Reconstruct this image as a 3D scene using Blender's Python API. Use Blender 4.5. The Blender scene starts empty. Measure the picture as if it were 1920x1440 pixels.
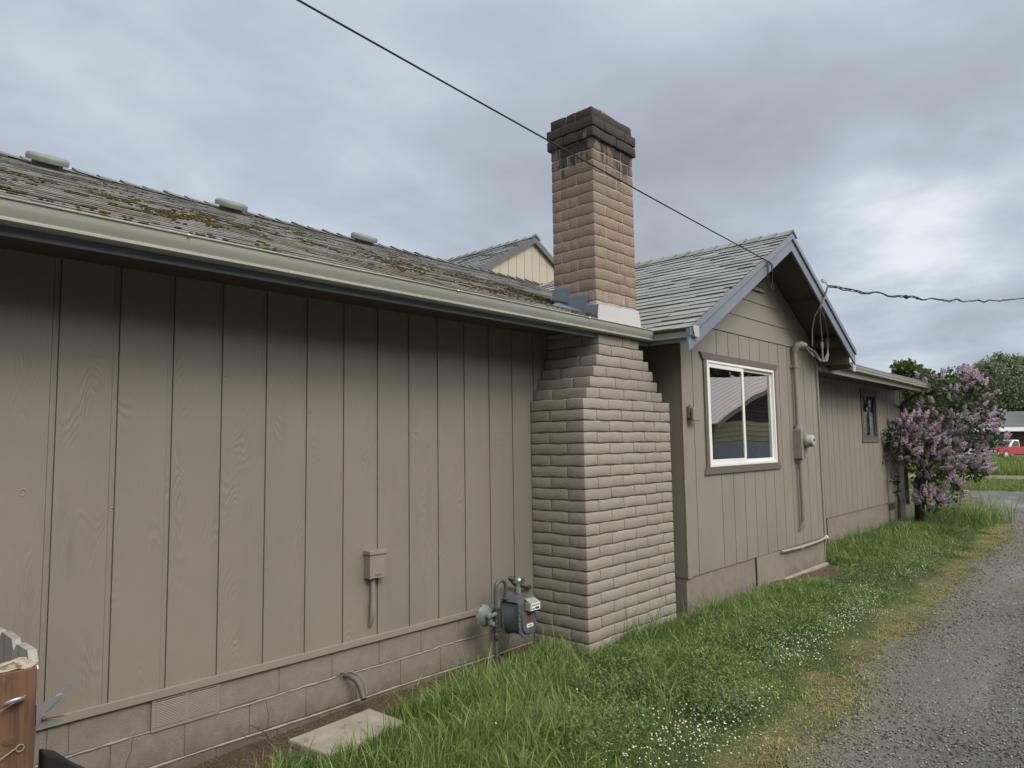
import bpy, bmesh, math, random
import numpy as np
from mathutils import Vector, Matrix
random.seed(7); rng = np.random.default_rng(7)
R = math.radians
S = bpy.context.scene
COL = S.collection

# ------------------------------------------------------------------ camera
CAM_LOC = Vector((0.0, -4.391, 2.0)); YAW, PITCH, ROLL, FPX = 47.527, 4.904, -0.854, 1320.606
cd = bpy.data.cameras.new('camera'); cam = bpy.data.objects.new('camera', cd); COL.objects.link(cam)
yw, pt, rl = R(YAW), R(PITCH), R(ROLL)
Fv = Vector((math.sin(yw)*math.cos(pt), math.cos(yw)*math.cos(pt), math.sin(pt)))
Rt = Vector((math.cos(yw), -math.sin(yw), 0)); Up = Rt.cross(Fv)
r_ = math.cos(rl)*Rt + math.sin(rl)*Up; u_ = -math.sin(rl)*Rt + math.cos(rl)*Up
mw = Matrix((r_, u_, -Fv)).transposed().to_4x4(); mw.translation = CAM_LOC
cam.matrix_world = mw
cd.sensor_width = 36; cd.lens = 36*FPX/1920; cd.clip_start = 0.05; cd.clip_end = 2000
S.camera = cam
VR = Vector((Rt.x, Rt.y, 0)).normalized()

# ------------------------------------------------------------------ node helper
class N:
    def __init__(s, mat): s.t = mat.node_tree; s.t.nodes.clear()
    def a(s, typ, ins=None, **kw):
        n = s.t.nodes.new(typ)
        for k, v in kw.items(): setattr(n, k, v)
        for k, v in (ins or {}).items():
            i = n.inputs[k]
            if isinstance(v, bpy.types.NodeSocket): s.t.links.new(v, i)
            else: i.default_value = v
        return n
    def m(s, op, a, b=None, c=None):
        n = s.t.nodes.new('ShaderNodeMath'); n.operation = op
        for i, v in enumerate((a, b, c)):
            if v is None: continue
            if isinstance(v, bpy.types.NodeSocket): s.t.links.new(v, n.inputs[i])
            else: n.inputs[i].default_value = v
        return n.outputs[0]
    def mix(s, f, a, b, blend='MIX'):
        n = s.t.nodes.new('ShaderNodeMix'); n.data_type = 'RGBA'; n.blend_type = blend
        for i, v in ((0, f), (6, a), (7, b)):
            if isinstance(v, bpy.types.NodeSocket): s.t.links.new(v, n.inputs[i])
            else: n.inputs[i].default_value = v if i == 0 else (tuple(v)+(1,))[:4]
        return n.outputs[2]
    def ramp(s, f, pts):
        n = s.t.nodes.new('ShaderNodeValToRGB'); e = n.color_ramp.elements
        while len(e) < len(pts): e.new(.5)
        for q, (p, c) in zip(e, pts):
            q.position = p; q.color = tuple(c)+(1,) if hasattr(c, '__len__') else (c, c, c, 1)
        s.t.links.new(f, n.inputs[0]); return n.outputs[0]
    def noise(s, vec, scale, detail=3, rough=.5, dist=0):
        return s.a('ShaderNodeTexNoise', {'Vector': vec, 'Scale': scale, 'Detail': detail, 'Roughness': rough, 'Distortion': dist}).outputs[0]
    def map(s, vec, scale=(1, 1, 1), loc=(0, 0, 0), rot=(0, 0, 0)):
        return s.a('ShaderNodeMapping', {'Vector': vec, 'Scale': scale, 'Location': loc, 'Rotation': rot}).outputs[0]
    def obj(s): return s.a('ShaderNodeTexCoord').outputs['Object']
    def bump(s, h, strength=.3, dist=.01, normal=None):
        d = {'Height': h, 'Strength': strength, 'Distance': dist}
        if normal is not None: d['Normal'] = normal
        return s.a('ShaderNodeBump', d).outputs[0]
    def out(s, sh): s.a('ShaderNodeOutputMaterial', {'Surface': sh})
    def bsdf(s, color, rough=.7, normal=None, metal=0., **kw):
        d = {'Base Color': color if isinstance(color, bpy.types.NodeSocket) else (tuple(color)+(1,))[:4], 'Roughness': rough, 'Metallic': metal}
        if normal is not None: d['Normal'] = normal
        d.update(kw); n = s.a('ShaderNodeBsdfPrincipled', d); return n.outputs[0]
def newmat(name):
    m = bpy.data.materials.new(name); m.use_nodes = True; return m, N(m)

# ------------------------------------------------------------------ world: cloudy sky
SUN_EL, SUN_AZ = 43, 192     # azimuth: direction the light comes from, clockwise from +Y
sd = Vector((math.sin(R(SUN_AZ))*math.cos(R(SUN_EL)), math.cos(R(SUN_AZ))*math.cos(R(SUN_EL)), math.sin(R(SUN_EL))))
W = bpy.data.worlds.new("World"); S.world = W; W.use_nodes = True
w = N(W)
dirv = w.a('ShaderNodeTexCoord').outputs['Generated']
sep = w.a('ShaderNodeSeparateXYZ', {0: dirv})
zz = w.m('ADD', w.m('MAXIMUM', sep.outputs[2], 0.0), 0.16)
px_, py_ = w.m('DIVIDE', sep.outputs[0], zz), w.m('DIVIDE', sep.outputs[1], zz)
pv = w.a('ShaderNodeCombineXYZ', {0: px_, 1: py_, 2: 0.0}).outputs[0]
n1 = w.noise(w.map(pv, (1, 1, 1), (3.1, 1.7, 0)), 0.62, 7, .52, .35)
n2 = w.noise(w.map(pv, (1, 1, 1), (9.3, 4.1, 2)), 1.9, 5, .55, .2)
nn = w.m('ADD', w.m('MULTIPLY', n1, .62), w.m('MULTIPLY', n2, .38))
for dv_, lo_, amp_ in (((.928, .202, .314), .991, .07), ((.45, .74, .50), .94, .02), ((.95, .24, .17), .975, .035), ((.78, .45, .43), .95, -.02), ((.30, .85, .42), .93, -.03)):
    q_ = w.a('ShaderNodeVectorMath', {0: dirv, 1: tuple(Vector(dv_).normalized())}, operation='DOT_PRODUCT').outputs['Value']
    q_ = w.a('ShaderNodeMapRange', {'Value': q_, 'From Min': lo_, 'From Max': 1., 'To Min': 0., 'To Max': amp_}, interpolation_type='SMOOTHSTEP').outputs[0]
    nn = w.m('ADD', nn, w.m('MULTIPLY', q_, w.m('MULTIPLY', n2, 2.0)))
cl = w.ramp(nn, [(.34, (.36, .40, .455)), (.43, (.425, .475, .55)), (.50, (.48, .545, .64)), (.57, (.565, .64, .73)), (.68, (.80, .85, .91))])
sky = w.a('ShaderNodeTexSky', sky_type='NISHITA', sun_disc=False, sun_elevation=R(SUN_EL), sun_rotation=R(SUN_AZ))
skyc = w.mix(1.0, sky.outputs[0], (.11, .11, .11), 'MULTIPLY')
gap = w.ramp(w.noise(w.map(pv, (1, 1, 1), (5.2, 7.7, 4)), .8, 4, .5, .3), [(.60, 0.0), (.74, .10)])
base = w.mix(gap, cl, skyc)
dt = w.a('ShaderNodeVectorMath', {0: dirv, 1: tuple(Vector((.05, -.74, .67)).normalized())}, operation='DOT_PRODUCT').outputs['Value']
tg = w.a('ShaderNodeMapRange', {'Value': dt, 'From Min': .34, 'From Max': 1., 'To Min': 0., 'To Max': 1.}, interpolation_type='SMOOTHSTEP').outputs[0]
base = w.mix(tg, base, (.60, .565, .52)); mr = w.m('MULTIPLY_ADD', tg, 4.1, 1.0)
bg = w.a('ShaderNodeBackground', {'Color': base, 'Strength': mr})
w.a('ShaderNodeOutputWorld', {'Surface': bg.outputs[0]})
sl = bpy.data.lights.new('sun', 'SUN'); sl.energy = 1.3; sl.angle = R(18); sl.color = (1, .95, .88)
so = bpy.data.objects.new('sun', sl); COL.objects.link(so)
so.rotation_euler = (-sd).to_track_quat('-Z', 'Y').to_euler()
S.view_settings.view_transform = 'Standard'; S.view_settings.look = 'None'
S.view_settings.exposure = 0.0; S.view_settings.gamma = 1.0
S.cycles.max_bounces = 8; S.cycles.transparent_max_bounces = 12

# ------------------------------------------------------------------ mesh helpers
class MB:
    def __init__(s): s.v = []; s.f = []; s.c = []; s.cur = None; s.g = []
    def add(s, vs, fs):
        s.g.append((len(s.v), len(s.f))); o = len(s.v); s.v += [tuple(v) for v in vs]; s.f += [tuple(i+o for i in f) for f in fs]
        s.c += [s.cur or (1, 1, 1)]*len(vs)
    def box(s, x0, x1, y0, y1, z0, z1):
        s.add([(x, y, z) for x in (x0, x1) for y in (y0, y1) for z in (z0, z1)],
              [(0, 1, 3, 2), (4, 6, 7, 5), (0, 4, 5, 1), (2, 3, 7, 6), (0, 2, 6, 4), (1, 5, 7, 3)])
    def bar(s, a, b, w, h, up=(0, 0, 1)):
        a, b = Vector(a), Vector(b); d = (b-a).normalized(); u = Vector(up)
        if abs(d.dot(u)) > .98: u = Vector((1, 0, 0))
        r = d.cross(u).normalized(); u = r.cross(d)
        vs = [p + r*(i*w/2) + u*(j*h/2) for p in (a, b) for i, j in ((-1, -1), (1, -1), (1, 1), (-1, 1))]
        s.add(vs, [(3, 2, 1, 0), (4, 5, 6, 7), (0, 1, 5, 4), (1, 2, 6, 5), (2, 3, 7, 6), (3, 0, 4, 7)])
    def tube(s, pts, r, n=10, caps=True):
        pts = [Vector(p) for p in pts]; k = len(pts); rs = r if hasattr(r, '__len__') else [r]*k
        vs = []; pu = None
        for i, p in enumerate(pts):
            d = (pts[min(i+1, k-1)]-pts[max(i-1, 0)]).normalized()
            if pu is None: pu = d.orthogonal().normalized()
            else:
                pu = pu - d*pu.dot(d)
                pu = pu.normalized() if pu.length > 1e-6 else d.orthogonal().normalized()
            q = d.cross(pu)
            vs += [p + (pu*math.cos(2*math.pi*j/n) + q*math.sin(2*math.pi*j/n))*rs[i] for j in range(n)]
        fs = [(i*n+j, i*n+(j+1) % n, (i+1)*n+(j+1) % n, (i+1)*n+j) for i in range(k-1) for j in range(n)]
        if caps: fs += [tuple(range(n))[::-1], tuple((k-1)*n+j for j in range(n))]
        s.add(vs, fs)
    def lathe(s, o, axis, prof, n=24):
        o = Vector(o); d = Vector(axis).normalized(); u = d.orthogonal().normalized(); q = d.cross(u)
        vs = [o + d*h + (u*math.cos(2*math.pi*j/n)+q*math.sin(2*math.pi*j/n))*max(r, 1e-4) for h, r in prof for j in range(n)]
        k = len(prof)
        s.add(vs, [(i*n+j, i*n+(j+1) % n, (i+1)*n+(j+1) % n, (i+1)*n+j) for i in range(k-1) for j in range(n)] +
              [tuple(range(n))[::-1], tuple((k-1)*n+j for j in range(n))])
    def prism(s, poly, ext):
        e = Vector(ext); p = [Vector(q) for q in poly]; n = len(p)
        s.add(p+[q+e for q in p], [tuple(range(n))[::-1], tuple(range(n, 2*n))] + [(i, (i+1) % n, (i+1) % n+n, i+n) for i in range(n)])
    def sphere(s, c, r, n=10, m=6, sc=(1, 1, 1)):
        c = Vector(c); vs = [c+Vector((0, 0, r*sc[2]))]
        for i in range(1, m):
            t = math.pi*i/m
            vs += [c+Vector((sc[0]*r*math.sin(t)*math.cos(2*math.pi*j/n), sc[1]*r*math.sin(t)*math.sin(2*math.pi*j/n), sc[2]*r*math.cos(t))) for j in range(n)]
        vs.append(c-Vector((0, 0, r*sc[2])))
        fs = [(0, 1+j, 1+(j+1) % n) for j in range(n)]
        fs += [(1+(i-1)*n+j, 1+i*n+j, 1+i*n+(j+1) % n, 1+(i-1)*n+(j+1) % n) for i in range(1, m-1) for j in range(n)]
        fs += [(len(vs)-1, 1+(m-2)*n+(j+1) % n, 1+(m-2)*n+j) for j in range(n)]
        s.add(vs, fs)
    def build(s, name, mat, parent=None, smooth=False, bevel=0, angle=None, split=False):
        if split:
            r = []
            for k, (v0, f0) in enumerate(s.g):
                v1, f1 = s.g[k+1] if k+1 < len(s.g) else (len(s.v), len(s.f))
                q = MB(); q.v = s.v[v0:v1]; q.c = s.c[v0:v1]; q.f = [tuple(i-v0 for i in f) for f in s.f[f0:f1]]
                r.append(q.build(name, mat, parent, smooth, bevel, angle))
            return r[0]
        me = bpy.data.meshes.new(name); me.from_pydata(s.v, [], s.f); me.update()
        if any(c != (1, 1, 1) for c in s.c):
            at = me.color_attributes.new('Col', 'FLOAT_COLOR', 'POINT')
            at.data.foreach_set('color', np.array([c+(1,) for c in s.c], 'f').ravel())
        o = bpy.data.objects.new(name, me); COL.objects.link(o)
        if mat: me.materials.append(mat)
        bm = bmesh.new(); bm.from_mesh(me); bmesh.ops.recalc_face_normals(bm, faces=bm.faces); bm.to_mesh(me); bm.free()
        if smooth:
            me.polygons.foreach_set('use_smooth', [True]*len(me.polygons))
            me.set_sharp_from_angle(angle=R(angle or 40))
        if bevel:
            b = o.modifiers.new('b', 'BEVEL'); b.width = bevel; b.segments = 2; b.limit_method = 'ANGLE'
        if parent is not None:
            o.parent = parent
            L = Vector((0, 0, 0)); q = parent
            while q is not None: L += q.location; q = q.parent
            o.location = -L
        return o
def big(name, V, F, mat, C=None, parent=None, smooth=False):
    """numpy mesh; F is (n,3) or (n,4)"""
    me = bpy.data.meshes.new(name); k = F.shape[1]; nf = len(F)
    me.vertices.add(len(V)); me.vertices.foreach_set('co', V.astype('f').ravel())
    me.loops.add(nf*k); me.loops.foreach_set('vertex_index', F.astype('i').ravel())
    me.polygons.add(nf); me.polygons.foreach_set('loop_start', np.arange(0, nf*k, k, dtype='i'))
    me.polygons.foreach_set('loop_total', np.full(nf, k, 'i'))
    if smooth: me.polygons.foreach_set('use_smooth', np.ones(nf, bool))
    me.update(calc_edges=True)
    if C is not None:
        at = me.color_attributes.new('Col', 'FLOAT_COLOR', 'POINT')
        at.data.foreach_set('color', np.concatenate([C, np.ones((len(C), 1))], 1).astype('f').ravel())
    me.materials.append(mat)
    o = bpy.data.objects.new(name, me); COL.objects.link(o)
    if parent is not None:
        o.parent = parent
        L = Vector((0, 0, 0)); q = parent
        while q is not None: L += q.location; q = q.parent
        o.location = -L
    return o
def tag(o, label=None, cat=None, group=None, kind=None):
    for k, v in (('label', label), ('category', cat), ('group', group), ('kind', kind)):
        if v: o[k] = v
    return o
def empty(name, loc, label=None, cat=None, group=None, parent=None):
    o = bpy.data.objects.new(name, None); COL.objects.link(o); o.location = loc
    if parent is not None:
        o.parent = parent
        L = Vector((0, 0, 0)); q = parent
        while q is not None: L += q.location; q = q.parent
        o.location = Vector(loc)-L
    return tag(o, label, cat, group)
def sstep(a, b, x):
    t = np.clip((x-a)/(b-a), 0, 1); return t*t*(3-2*t)
_P = rng.random((256, 256))
def vn(x, y, s=1.0, seed=0):
    x = np.asarray(x)*s+seed*17.3; y = np.asarray(y)*s+seed*9.1
    xi, yi = np.floor(x).astype(int), np.floor(y).astype(int); fx, fy = x-xi, y-yi
    fx = fx*fx*(3-2*fx); fy = fy*fy*(3-2*fy)
    g = lambda i, j: _P[i % 256, j % 256]
    return (g(xi, yi)*(1-fx)+g(xi+1, yi)*fx)*(1-fy)+(g(xi, yi+1)*(1-fx)+g(xi+1, yi+1)*fx)*fy

# ------------------------------------------------------------------ materials
def siding_mat(name, col, x0=1.143, sp=.3048, patch=.5, grain=1.):
    m, n = newmat(name); c = n.obj(); sp3 = n.a('ShaderNodeSeparateXYZ', {0: c})
    u = n.m('ADD', sp3.outputs[0], sp3.outputs[1]); z = sp3.outputs[2]
    bid = n.m('FLOOR', n.m('DIVIDE', n.m('SUBTRACT', u, x0), sp))
    rnd = n.a('ShaderNodeTexWhiteNoise', {'W': bid}, noise_dimensions='1D').outputs[0]
    v = n.a('ShaderNodeCombineXYZ', {0: n.m('MULTIPLY_ADD', u, 3.6, n.m('MULTIPLY', rnd, 40)), 1: n.m('MULTIPLY', rnd, 23), 2: n.m('MULTIPLY', z, .85)}).outputs[0]
    f = n.noise(v, 1.0, 2.5, .42, .0)
    f = n.m('ADD', f, n.m('MULTIPLY', n.noise(n.map(v, (5, 5, 5)), 1.0, 1, .4), .012)); rings = n.m('SINE', n.m('MULTIPLY', f, 230))
    mask = n.ramp(n.noise(v, 1.7, 2, .5, 0), [(patch-.02, .05), (patch+.14, 1.0)])
    fine = n.noise(n.map(c, (150, 150, 2.5)), 1, 3, .6)
    gran = n.noise(c, 160, 3, .6)
    h = n.m('ADD', n.m('MULTIPLY', n.m('MULTIPLY', rings, mask), .36), n.m('MULTIPLY', fine, .55))
    h = n.m('ADD', h, n.m('MULTIPLY', gran, .3))
    kn = n.a('ShaderNodeTexVoronoi', {'Vector': n.map(v, (1, 1, 3.6)), 'Scale': 1.1}, feature='F1').outputs[0]
    kr = n.m('SINE', n.m('MULTIPLY', kn, 120)); km = n.ramp(kn, [(.055, 1.0), (.085, .15), (.16, 0.0)])
    h = n.m('ADD', h, n.m('MULTIPLY', n.m('MULTIPLY', kr, km), .55))
    nm = n.bump(h, .9*grain, .0032)
    big_ = n.noise(n.map(c, (1.1, 1.1, .8)), 1, 4, .6)
    cc = n.mix(n.ramp(big_, [(.3, 0.0), (.7, 1.0)]), tuple(x*.93 for x in col), tuple(x*1.06 for x in col))
    cc = n.mix(n.m('MULTIPLY', n.ramp(gran, [(.35, 1.0), (.5, 0.0)]), .22), cc, tuple(x*.8 for x in col))
    sc_ = n.ramp(n.noise(n.map(c, (40, 40, 3), (3, 3, 1)), 1, 4, .7), [(.72, 0.0), (.76, 1.0)])
    cc = n.mix(n.m('MULTIPLY', sc_, .16), cc, (.45, .42, .38))
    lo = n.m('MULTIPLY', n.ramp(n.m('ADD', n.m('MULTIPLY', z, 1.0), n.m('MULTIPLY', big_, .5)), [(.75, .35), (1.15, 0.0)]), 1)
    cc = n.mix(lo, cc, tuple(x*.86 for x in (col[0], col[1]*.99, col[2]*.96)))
    n.out(n.bsdf(cc, .52, nm)); return m
TAUPE = (.236, .212, .176)
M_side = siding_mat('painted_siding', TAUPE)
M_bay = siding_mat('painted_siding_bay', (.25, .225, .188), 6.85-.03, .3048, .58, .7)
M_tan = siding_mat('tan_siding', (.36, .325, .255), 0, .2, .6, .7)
def rough_mat(name, col, scale=40, bstr=.4, bdist=.004, rough=.85, var=.12, spots=None, metal=0., splash=None):
    m, n = newmat(name); c = n.obj()
    a = n.noise(c, scale, 5, .65); b = n.noise(c, scale/12, 4, .6)
    cc = n.mix(n.ramp(b, [(.3, 0.0), (.7, 1.0)]), tuple(x*(1-var) for x in col), tuple(min(1, x*(1+var)) for x in col))
    cc = n.mix(n.ramp(a, [(.35, .35*var*4), (.55, 0.0)]), cc, tuple(x*.7 for x in col))
    if spots: cc = n.mix(n.ramp(n.noise(c, spots[1], 4, .6), [(spots[2], 0.0), (spots[2]+.08, spots[3])]), cc, spots[0])
    if splash:
        z = n.a('ShaderNodeSeparateXYZ', {0: c}).outputs[2]; s1 = n.noise(n.map(c, (1, 1, .6)), 9, 5, .7)
        cc = n.mix(n.ramp(n.m('ADD', z, n.m('MULTIPLY', s1, .34)), [(splash-.02, .75), (splash+.14, 0.0)]), cc, (.105, .08, .058))
        s2 = n.noise(n.map(c, (22, 22, 2)), 1, 4, .6); cc = n.mix(n.ramp(s2, [(.62, 0.0), (.75, .25)]), cc, (.15, .13, .105))
    n.out(n.bsdf(cc, rough, n.bump(a, bstr, bdist), metal)); return m
M_found = rough_mat('painted_block', (.222, .195, .163), 110, .9, .005, .85, .12, splash=.33)
M_concrete = rough_mat('concrete', (.30, .275, .225), 60, .5, .004, .9, .2, ((.13, .10, .07), 6, .56, .6))
M_trim = rough_mat('painted_trim', (.248, .221, .184), 90, .25, .002, .6, .06)
M_trimdk = rough_mat('dark_taupe_trim', (.125, .108, .092), 90, .2, .002, .6, .06)
M_fascia = rough_mat('blue_gray_fascia', (.155, .185, .225), 50, .2, .002, .55, .10)
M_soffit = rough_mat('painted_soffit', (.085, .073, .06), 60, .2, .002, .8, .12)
def gutter_mat():
    m, n = newmat('gutter_metal'); c = n.obj()
    a = n.noise(n.map(c, (1.2, 8, 30)), 1, 4, .6); b = n.noise(c, 3, 4, .6)
    cc = n.mix(n.ramp(a, [(.4, 0.0), (.75, .5)]), (.40, .415, .375), (.28, .29, .26))
    cc = n.mix(n.ramp(b, [(.5, 0.0), (.8, .35)]), cc, (.30, .30, .26))
    n.out(n.bsdf(cc, .38, n.bump(b, .05, .01))); return m
M_gutter = gutter_mat()
def shingle_mat(name, base, moss):
    m, n = newmat(name); c = n.obj(); at = n.a('ShaderNodeAttribute', attribute_name='Col').outputs['Color']
    g = n.noise(c, 420, 2, .8); st = n.noise(n.map(c, (9, 1.2, 9)), 1, 4, .6)
    cc = n.mix(1.0, at, base, 'MULTIPLY')
    cc = n.mix(n.ramp(g, [(.36, .85), (.52, 0.0)]), cc, tuple(x*.42 for x in base))
    cc = n.mix(n.ramp(g, [(.52, 0.0), (.68, .6)]), cc, tuple(min(1, x*1.7) for x in base))
    cc = n.mix(n.ramp(st, [(.42, .45), (.62, 0.0)]), cc, tuple(x*.55 for x in base))
    if moss:
        v = n.map(c, (1.0, 1.0, 1.0)); big_ = n.noise(v, 1.6, 3, .6); sm = n.noise(c, 22, 5, .7)
        s3 = n.a('ShaderNodeSeparateXYZ', {0: c}).outputs[1]
        band = n.a('ShaderNodeMapRange', {'Value': s3, 'From Min': 1.6, 'From Max': .3, 'To Min': 0., 'To Max': 1.}).outputs[0]
        mk = n.m('ADD', n.m('ADD', n.m('MULTIPLY', big_, .85), n.m('MULTIPLY', sm, .75)), n.m('MULTIPLY', band, .10))
        mask = n.ramp(mk, [(.90, 0.0), (.98, .9)])
        mc = n.mix(n.ramp(n.noise(c, 14, 3, .6), [(.35, 0.0), (.65, 1.0)]), (.020, .016, .009), (.17, .12, .045))
        cc = n.mix(mask, cc, mc)
        h = n.m('ADD', n.m('MULTIPLY', g, .3), n.m('MULTIPLY', n.m('MULTIPLY', mask, sm), 3.0))
        nm = n.bump(h, .6, .006)
    else: nm = n.bump(g, .5, .003)
    n.out(n.bsdf(cc, .93, nm)); return m
M_shing = shingle_mat('asphalt_shingle', (.30, .31, .305), False)
M_shmoss = shingle_mat('mossy_shingle', (.225, .228, .22), True)
M_roofpatch = None
def brick_mats():
    m, n = newmat('painted_slump_brick'); c = n.obj()
    a = n.noise(c, 75, 5, .65); b = n.noise(c, 5, 4, .6); at = n.a('ShaderNodeAttribute', attribute_name='Col').outputs['Color']
    cc = n.mix(1.0, at, (.315, .284, .24), 'MULTIPLY')
    cc = n.mix(n.ramp(a, [(.36, .45), (.5, 0.0)]), cc, (.20, .175, .145))
    cc = n.mix(n.ramp(b, [(.62, 0.0), (.78, .3)]), cc, (.34, .31, .27))
    a2 = n.noise(c, 38, 4, .7); n.out(n.bsdf(cc, .72, n.bump(n.m('ADD', n.m('MULTIPLY', a, .6), n.m('MULTIPLY', a2, .8)), .85, .010)))
    m2, n = newmat('weathered_tan_brick'); c = n.obj()
    a = n.noise(c, 75, 5, .65); b = n.noise(c, 7, 5, .65); at = n.a('ShaderNodeAttribute', attribute_name='Col').outputs['Color']
    z = n.a('ShaderNodeSeparateXYZ', {0: c}).outputs[2]
    cc = n.mix(1.0, at, (.262, .196, .146), 'MULTIPLY')
    cc = n.mix(n.ramp(a, [(.36, .55), (.52, 0.0)]), cc, (.10, .07, .05))
    cc = n.mix(n.ramp(b, [(.54, 0.0), (.75, .45)]), cc, (.36, .28, .21))
    st = n.noise(n.map(c, (14, 14, 1.6)), 1, 4, .6)
    soot = n.m('ADD', z, n.m('ADD', n.m('MULTIPLY', n.m('SUBTRACT', b, .5), .35), n.m('MULTIPLY', n.m('SUBTRACT', st, .5), 1.1)))
    cc = n.mix(n.ramp(n.m('SUBTRACT', soot, 4.0), [(.25, 0.0), (.62, .22), (.80, .45), (.84, .94)]), cc, (.019, .016, .015))
    ef = n.ramp(n.m('ADD', n.m('SUBTRACT', z, 3.2), n.m('MULTIPLY', st, .35)), [(.22, .75), (.40, 0.0)])
    cc = n.mix(ef, cc, (.50, .47, .43))
    a2 = n.noise(c, 38, 4, .7); n.out(n.bsdf(cc, .85, n.bump(n.m('ADD', n.m('MULTIPLY', a, .6), n.m('MULTIPLY', a2, .8)), .9, .010)))
    return m, m2
M_brickp, M_brickn = brick_mats()
M_mortp = rough_mat('painted_mortar', (.24, .21, .175), 80, .4, .004, .9)
M_mortn = rough_mat('tan_mortar', (.35, .31, .265), 80, .5, .004, .95, .3)
M_white = rough_mat('white_vinyl', (.78, .78, .76), 30, .05, .001, .35, .03)
M_apron = rough_mat('white_flashing', (.40, .405, .405), 12, .2, .004, .45, .10, ((.25, .22, .2), 30, .66, .7))
M_flash = rough_mat('galvanised_flashing', (.20, .245, .285), 18, .2, .004, .42, .22, None, .35)
M_gas = rough_mat('gray_meter_paint', (.085, .10, .108), 60, .15, .002, .42, .12)
M_gaslt = rough_mat('light_meter_paint', (.155, .18, .175), 60, .15, .002, .42, .15)
M_dark = rough_mat('dark_fitting', (.045, .048, .05), 60, .2, .002, .5, .2)
M_steel = rough_mat('zinc_steel', (.50, .53, .54), 40, .1, .001, .32, .15, None, .75)
M_rust = rough_mat('rusty_steel', (.12, .06, .035), 60, .4, .002, .7, .3)
M_cable = rough_mat('black_cable', (.010, .010, .011), 40, .1, .001, .8, .1)
M_graywire = rough_mat('gray_wire', (.22, .21, .19), 40, .1, .001, .6, .1)
M_label = rough_mat('white_label', (.75, .76, .76), 20, .02, .001, .5, .03)
M_red = rough_mat('red_label', (.24, .035, .03), 20, .02, .001, .5, .1)
M_black = rough_mat('black_void', (.006, .006, .006), 20, .02, .001, .9, .1)
M_pvc = rough_mat('weathered_vent_cap', (.175, .19, .175), 30, .25, .003, .6, .2, ((.12, .13, .09), 7, .52, .6))
def wood_mat(name, col, dk, sc=1.):
    m, n = newmat(name); c = n.obj()
    v = n.map(c, (9*sc, 9*sc, 1.3*sc)); f = n.noise(v, 1.6, 4, .5, .6)
    r = n.m('SINE', n.m('MULTIPLY', f, 60)); fine = n.noise(n.map(c, (220, 220, 7)), 1, 4, .7)
    big_ = n.noise(n.map(c, (12, 12, 3)), 1, 3, .5)
    cc = n.mix(n.ramp(r, [(0.0, 0.0), (1.0, .55)]), col, dk)
    cc = n.mix(n.ramp(fine, [(.35, .7), (.6, 0.0)]), cc, dk)
    cc = n.mix(n.ramp(big_, [(.45, 0.0), (.7, .6)]), cc, tuple(x*1.5 for x in col))
    cr = n.ramp(n.noise(n.map(c, (60, 60, 1.2)), 1, 3, .5), [(.69, 0.0), (.72, 1.0)])
    cc = n.mix(cr, cc, tuple(x*.3 for x in dk))
    h = n.m('SUBTRACT', n.m('ADD', n.m('MULTIPLY', fine, .6), n.m('MULTIPLY', r, .15)), n.m('MULTIPLY', cr, 2))
    n.out(n.bsdf(cc, .65, n.bump(h, .6, .002))); return m
M_cedar = wood_mat('stained_post_wood', (.16, .085, .047), (.07, .036, .02))
M_graywd = wood_mat('weathered_gray_wood', (.30, .275, .24), (.12, .105, .09))
M_endgr = rough_mat('split_end_grain', (.42, .36, .27), 55, .9, .01, .95, .35, ((.06, .05, .03), 28, .55, .8))
def glass_mat(name, refl=.0, mul=1.35):
    m, n = newmat(name)
    fr = n.a('ShaderNodeFresnel', {'IOR': 1.75}).outputs[0]
    wv = n.noise(n.obj(), 1.1, 0, .4)
    nm = n.bump(wv, .30, .02)
    gl = n.a('ShaderNodeBsdfGlossy', {'Color': (.92, .95, .95, 1), 'Roughness': .01, 'Normal': nm}).outputs[0]
    tr = n.a('ShaderNodeBsdfTransparent', {'Color': (.80, .84, .83, 1)}).outputs[0]
    f2 = n.m('MINIMUM', n.m('ADD', n.m('MULTIPLY', fr, mul), .20+refl), 1.0)
    n.out(n.a('ShaderNodeMixShader', {0: f2, 1: tr, 2: gl}).outputs[0]); return m
M_glass = glass_mat('window_glass'); M_glass2 = glass_mat('dull_window_glass', -.16, .45)
def leaf_mat(name, tr=.3, rough=.55, rnd=True):
    m, n = newmat(name); at = n.a('ShaderNodeAttribute', attribute_name='Col').outputs['Color']
    p = n.bsdf(at, rough); t = n.a('ShaderNodeBsdfTranslucent', {'Color': at}).outputs[0]
    n.out(n.a('ShaderNodeMixShader', {0: tr, 1: p, 2: t}).outputs[0]); return m
M_leaf = leaf_mat('leaf'); M_blade = leaf_mat('grass_blade', .35, .5); M_petal = leaf_mat('petal', .3, .7)
M_bark = rough_mat('dark_bark', (.06, .048, .038), 40, .9, .01, .95, .3)
M_bark2 = rough_mat('gray_bark', (.14, .125, .10), 20, .9, .02, .95, .3)

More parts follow.
